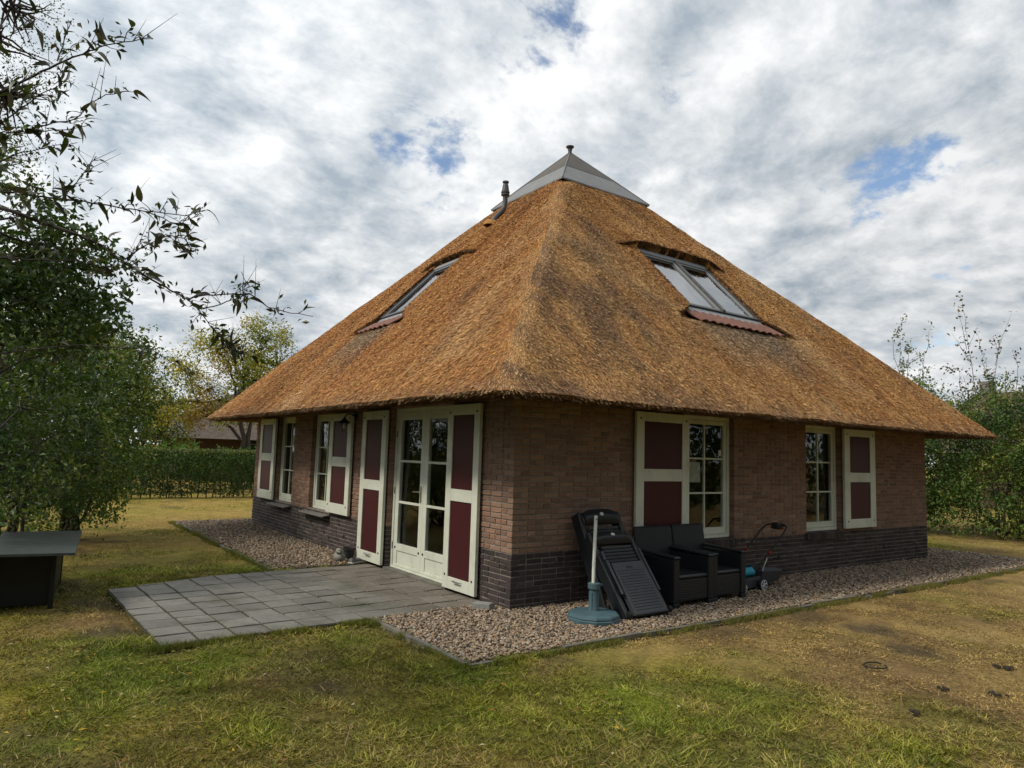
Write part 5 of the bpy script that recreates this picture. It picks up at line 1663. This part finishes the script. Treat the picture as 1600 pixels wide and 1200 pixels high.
plant('yellow_tree', 'second slim trunk with greenish leaves next to the yellow tree', 'tree', (3.75, 23.7, 0),
      [(3.7, 23.8, 4.3, .9, .9, .8), (4.4, 23.7, 5.3, .9, .9, .8), (3.0, 23.5, 3.9, .8, .8, .6)], 4000, .11, YEL[:3], trunk_r=.12, twigs=60, spread=.22, shell=.1, gap=.36)
plant('round_tree', 'dense green tree behind the hedge next to the left shrubs', 'tree', (.2, 26.0, 0),
      [(-.6, 26, 2.6, 1.4, 1.3, 1.3), (.7, 26.2, 2.2, 1.1, 1.1, 1.0), (-1.8, 26, 3.4, 1.5, 1.4, 1.4), (.5, 26.6, 3.2, .9, .9, .7)],
      13000, .13, MID, trunk_r=.14, twigs=60, spread=.24, shell=.4, gap=.30)

def build_far_house():
    r = empty('far_house', (6.5, 33, 0)); tag(r, 'dark thatched neighbouring house behind the clipped hedge', 'house'); bz = np.array([6.5, 33, 0])
    fn = lambda V: np.asarray(V, float)-bz
    MB().cbox((2.6, 30.6, -.1), (13, 38, 2.3), .02, fn).build('wall', MT['farwall'], r)
    b = MB(); b.hexa(fn([(1.3, 29.6, 2.05), (14, 29.6, 2.05), (14, 39, 2.05), (1.3, 39, 2.05), (5.4, 33.6, 4.6), (11, 33.6, 4.6), (11, 35, 4.6), (5.4, 35, 4.6)])); b.build('roof', MT['farthatch'], r)
    MB().cbox((5.3, 30.52, .1), (6.9, 30.62, 2.0), .01, fn).build('door', MT['black'], r)
    w = MB().cbox((5.45, 30.50, .5), (6.75, 30.515, 1.85), .004, fn).build('window', MT['glass'], r)
    for z in (.5, .95, 1.4, 1.85): MB().cbox((5.42, 30.47, z-.02), (6.78, 30.50, z+.02), .004, fn).build('glazing_bar', MT['slate'], w)
    for x in (5.45, 6.1, 6.75): MB().cbox((x-.02, 30.468, .5), (x+.02, 30.499, 1.85), .004, fn).build('glazing_bar', MT['slate'], w)
build_far_house()
def build_right_house():
    r = empty('neighbour_house', (33, 4, 0)); tag(r, 'far house with dark ridge and chimney above the right shrubs', 'house'); bz = np.array([33, 4, 0]); fn = lambda V: np.asarray(V, float)-bz
    MB().cbox((31, -3, -.1), (37, 9, 2.6), .02, fn).build('wall', MT['farwall'], r)
    b = MB(); b.hexa(fn([(29.8, -4, 2.4), (38, -4, 2.4), (38, 10.2, 2.4), (29.8, 10.2, 2.4), (33.4, -1.5, 5.35), (34.4, -1.5, 5.35), (34.4, 8.0, 5.35), (33.4, 8.0, 5.35)])); rf = b.build('roof', MT['farthatch'], r)
    MB().cbox((33.6, 7.5, 5.2), (34.1, 8.05, 5.95), .02, fn).build('chimney', MT['slate'], rf)
build_right_house()

# --- shrubs on the right
RS = [('broad bright green shrub just right of the house corner', (15.2, 3.4, 0), [(15.3, 3.3, 1.3, 1.2, 1.3, 1.2), (15.6, 3.0, 2.6, 1.2, 1.3, 1.1), (15.0, 4.4, 2.0, 1.2, 1.3, 1.6), (15.6, 2.4, 1.8, 1.0, 1.0, 1.2), (15.8, 3.2, 3.3, .9, 1.0, .8), (14.9, 3.0, .6, 1.1, 1.2, .65), (14.8, 4.4, .6, 1.0, 1.2, .65)], MID, 40000),
      ('dark green shrub filling the right edge of the lawn', (16.2, .8, 0), [(16.2, 1.0, 1.2, 1.2, 1.3, 1.2), (16.5, .4, 2.4, 1.3, 1.4, 1.2), (16.3, -1.0, 1.4, 1.3, 1.4, 1.4), (16.7, -.8, 2.7, 1.2, 1.3, 1.0), (16.6, 1.4, 3.1, .9, 1.0, .8), (15.7, 1.2, .6, 1.1, 1.3, .65), (15.8, -.6, .6, 1.1, 1.3, .65)], MID, 36000),
      ('shrub with brownish tips above the right edge', (17.6, 1.2, 0), [(17.6, 1.0, 2.6, 1.2, 1.4, 1.4), (17.8, -.6, 3.0, 1.2, 1.4, 1.2), (17.6, 2.4, 2.9, 1.1, 1.2, 1.2)], RED, 9000),
      ('green shrub behind the far house corner on the right', (15.0, 6.8, 0), [(15.0, 6.6, 1.6, 1.4, 1.6, 1.6), (15.4, 6.2, 3.0, 1.2, 1.4, 1.1)], MID, 9000)]
for lab, base, bl, pal, n in RS:
    plant('garden_shrub', lab, 'shrub', base, bl, n, .085, pal, trunk_r=.04, stems=6, twigs=70, spread=.16, shell=.4, gap=.2, zmin=.04, group='shrubs along the right side')

def build_bare(name, label, base, tips, n_leaf, pal, ls):
    r = empty(name, base); tag(r, label, 'tree'); bz = np.array(base, float); b = MB(); ends = []
    for t in tips:
        t = np.array(t); p = wiggle(bz+np.array([RNG.normal(0, .15), RNG.normal(0, .15), 1.0]), t, 10, .12); b.tube(p-bz, np.linspace(.022, .004, 10), 5); ends += list(p[5:])
        for k in range(7):
            q = p[4+int(RNG.integers(6))]; d = (t-bz)/np.linalg.norm(t-bz)+rdir(1, .3)[0]*.9; e = q+d*(.25+.45*RNG.random())
            w = wiggle(q, e, 5, .15); b.tube(w-bz, np.linspace(.007, .002, 5), 4, caps=False); ends += list(w[1:])
    b.tube(np.array([bz-[0, 0, .05], bz+[0, 0, 1.1]])-bz, [.07, .05], 7)
    b.build('trunk', MT['bark'], r)
    E = np.array(ends); k = RNG.integers(len(E), size=n_leaf); P = E[k]+RNG.normal(0, .05, (n_leaf, 3))
    L = ls*(.6+.7*RNG.random(n_leaf)); col = np.array(pal)[RNG.integers(len(pal), size=n_leaf)]*(.7+.6*RNG.random(n_leaf))[:, None]
    V, C = leaf_quads(P, rdir(n_leaf, -.2), rdir(n_leaf, .6), L, L*.28, col)
    link('crown', mesh_np('crown', V-bz, np.arange(len(V)).reshape(-1, 4), MT['leaf'], C), r)
build_bare('bare_tree', 'half bare tree with reddish twigs rising above the right shrubs', tuple(np.array(at(1560, 840, 20.5))*[1, 1, 0]),
           [at(1510, 520, 20.5), at(1560, 548, 20.8), at(1590, 570, 20.4), at(1500, 580, 20.0), at(1540, 560, 20.3), at(1610, 590, 21)], 700, RED, .10)
build_bare('young_tree', 'thin pale leaved young tree beside the right slope of the thatch', tuple(np.array(at(1425, 840, 22))*[1, 1, 0]),
           [at(1395, 530, 22), at(1420, 548, 22), at(1445, 552, 22.3), at(1408, 570, 21.8), at(1440, 575, 22)], 900, [(.12, .15, .06), (.17, .19, .09), (.14, .13, .06)], .09)

def mass(name, label, spec, n, size, pal, cat='trees'):
    V, F, C, cl = foliage(spec, n, size, pal, per=10, spread=.5, shell=.5, lobes=2)
    o = link(name, mesh_np(name, V, F, MT['leaf'], C)); tag(o, label, cat, kind='stuff')
far = []
for k in range(70):
    a = _yaw+R(-60+120*k/69); d = 62+14*RNG.random(); h = 2.2+1.6*RNG.random()
    far.append((CPOS[0]+d*math.cos(a), CPOS[1]+d*math.sin(a), h*.8, 3.2, 3.2, h))
mass('woodland', 'low far-off belt of trees closing the view behind the gardens', far, 16000, .45, MID)
back = []
line = np.array([(-13.5, 3), (-13, -6), (-10, -15), (0, -17.5), (9, -16), (17, -11), (21.5, -6.5)], float)
sl = np.concatenate([[0], np.cumsum(np.linalg.norm(np.diff(line, axis=0), axis=1))])
for u in np.arange(0, sl[-1], 2.1):
    x, y = np.interp(u, sl, line[:, 0])+RNG.normal(0, .5), np.interp(u, sl, line[:, 1])+RNG.normal(0, .5)
    h = (2.8 if x < -9 else 6.3)+1.2*RNG.random()
    back.append((x, y, h, 2.3, 2.3, h)); back.append((x, y, 1.0, 2.2, 2.2, 1.6))
mass('tree_belt', 'garden trees standing opposite the house, mirrored in its panes', back, 60000, .36, DARK)
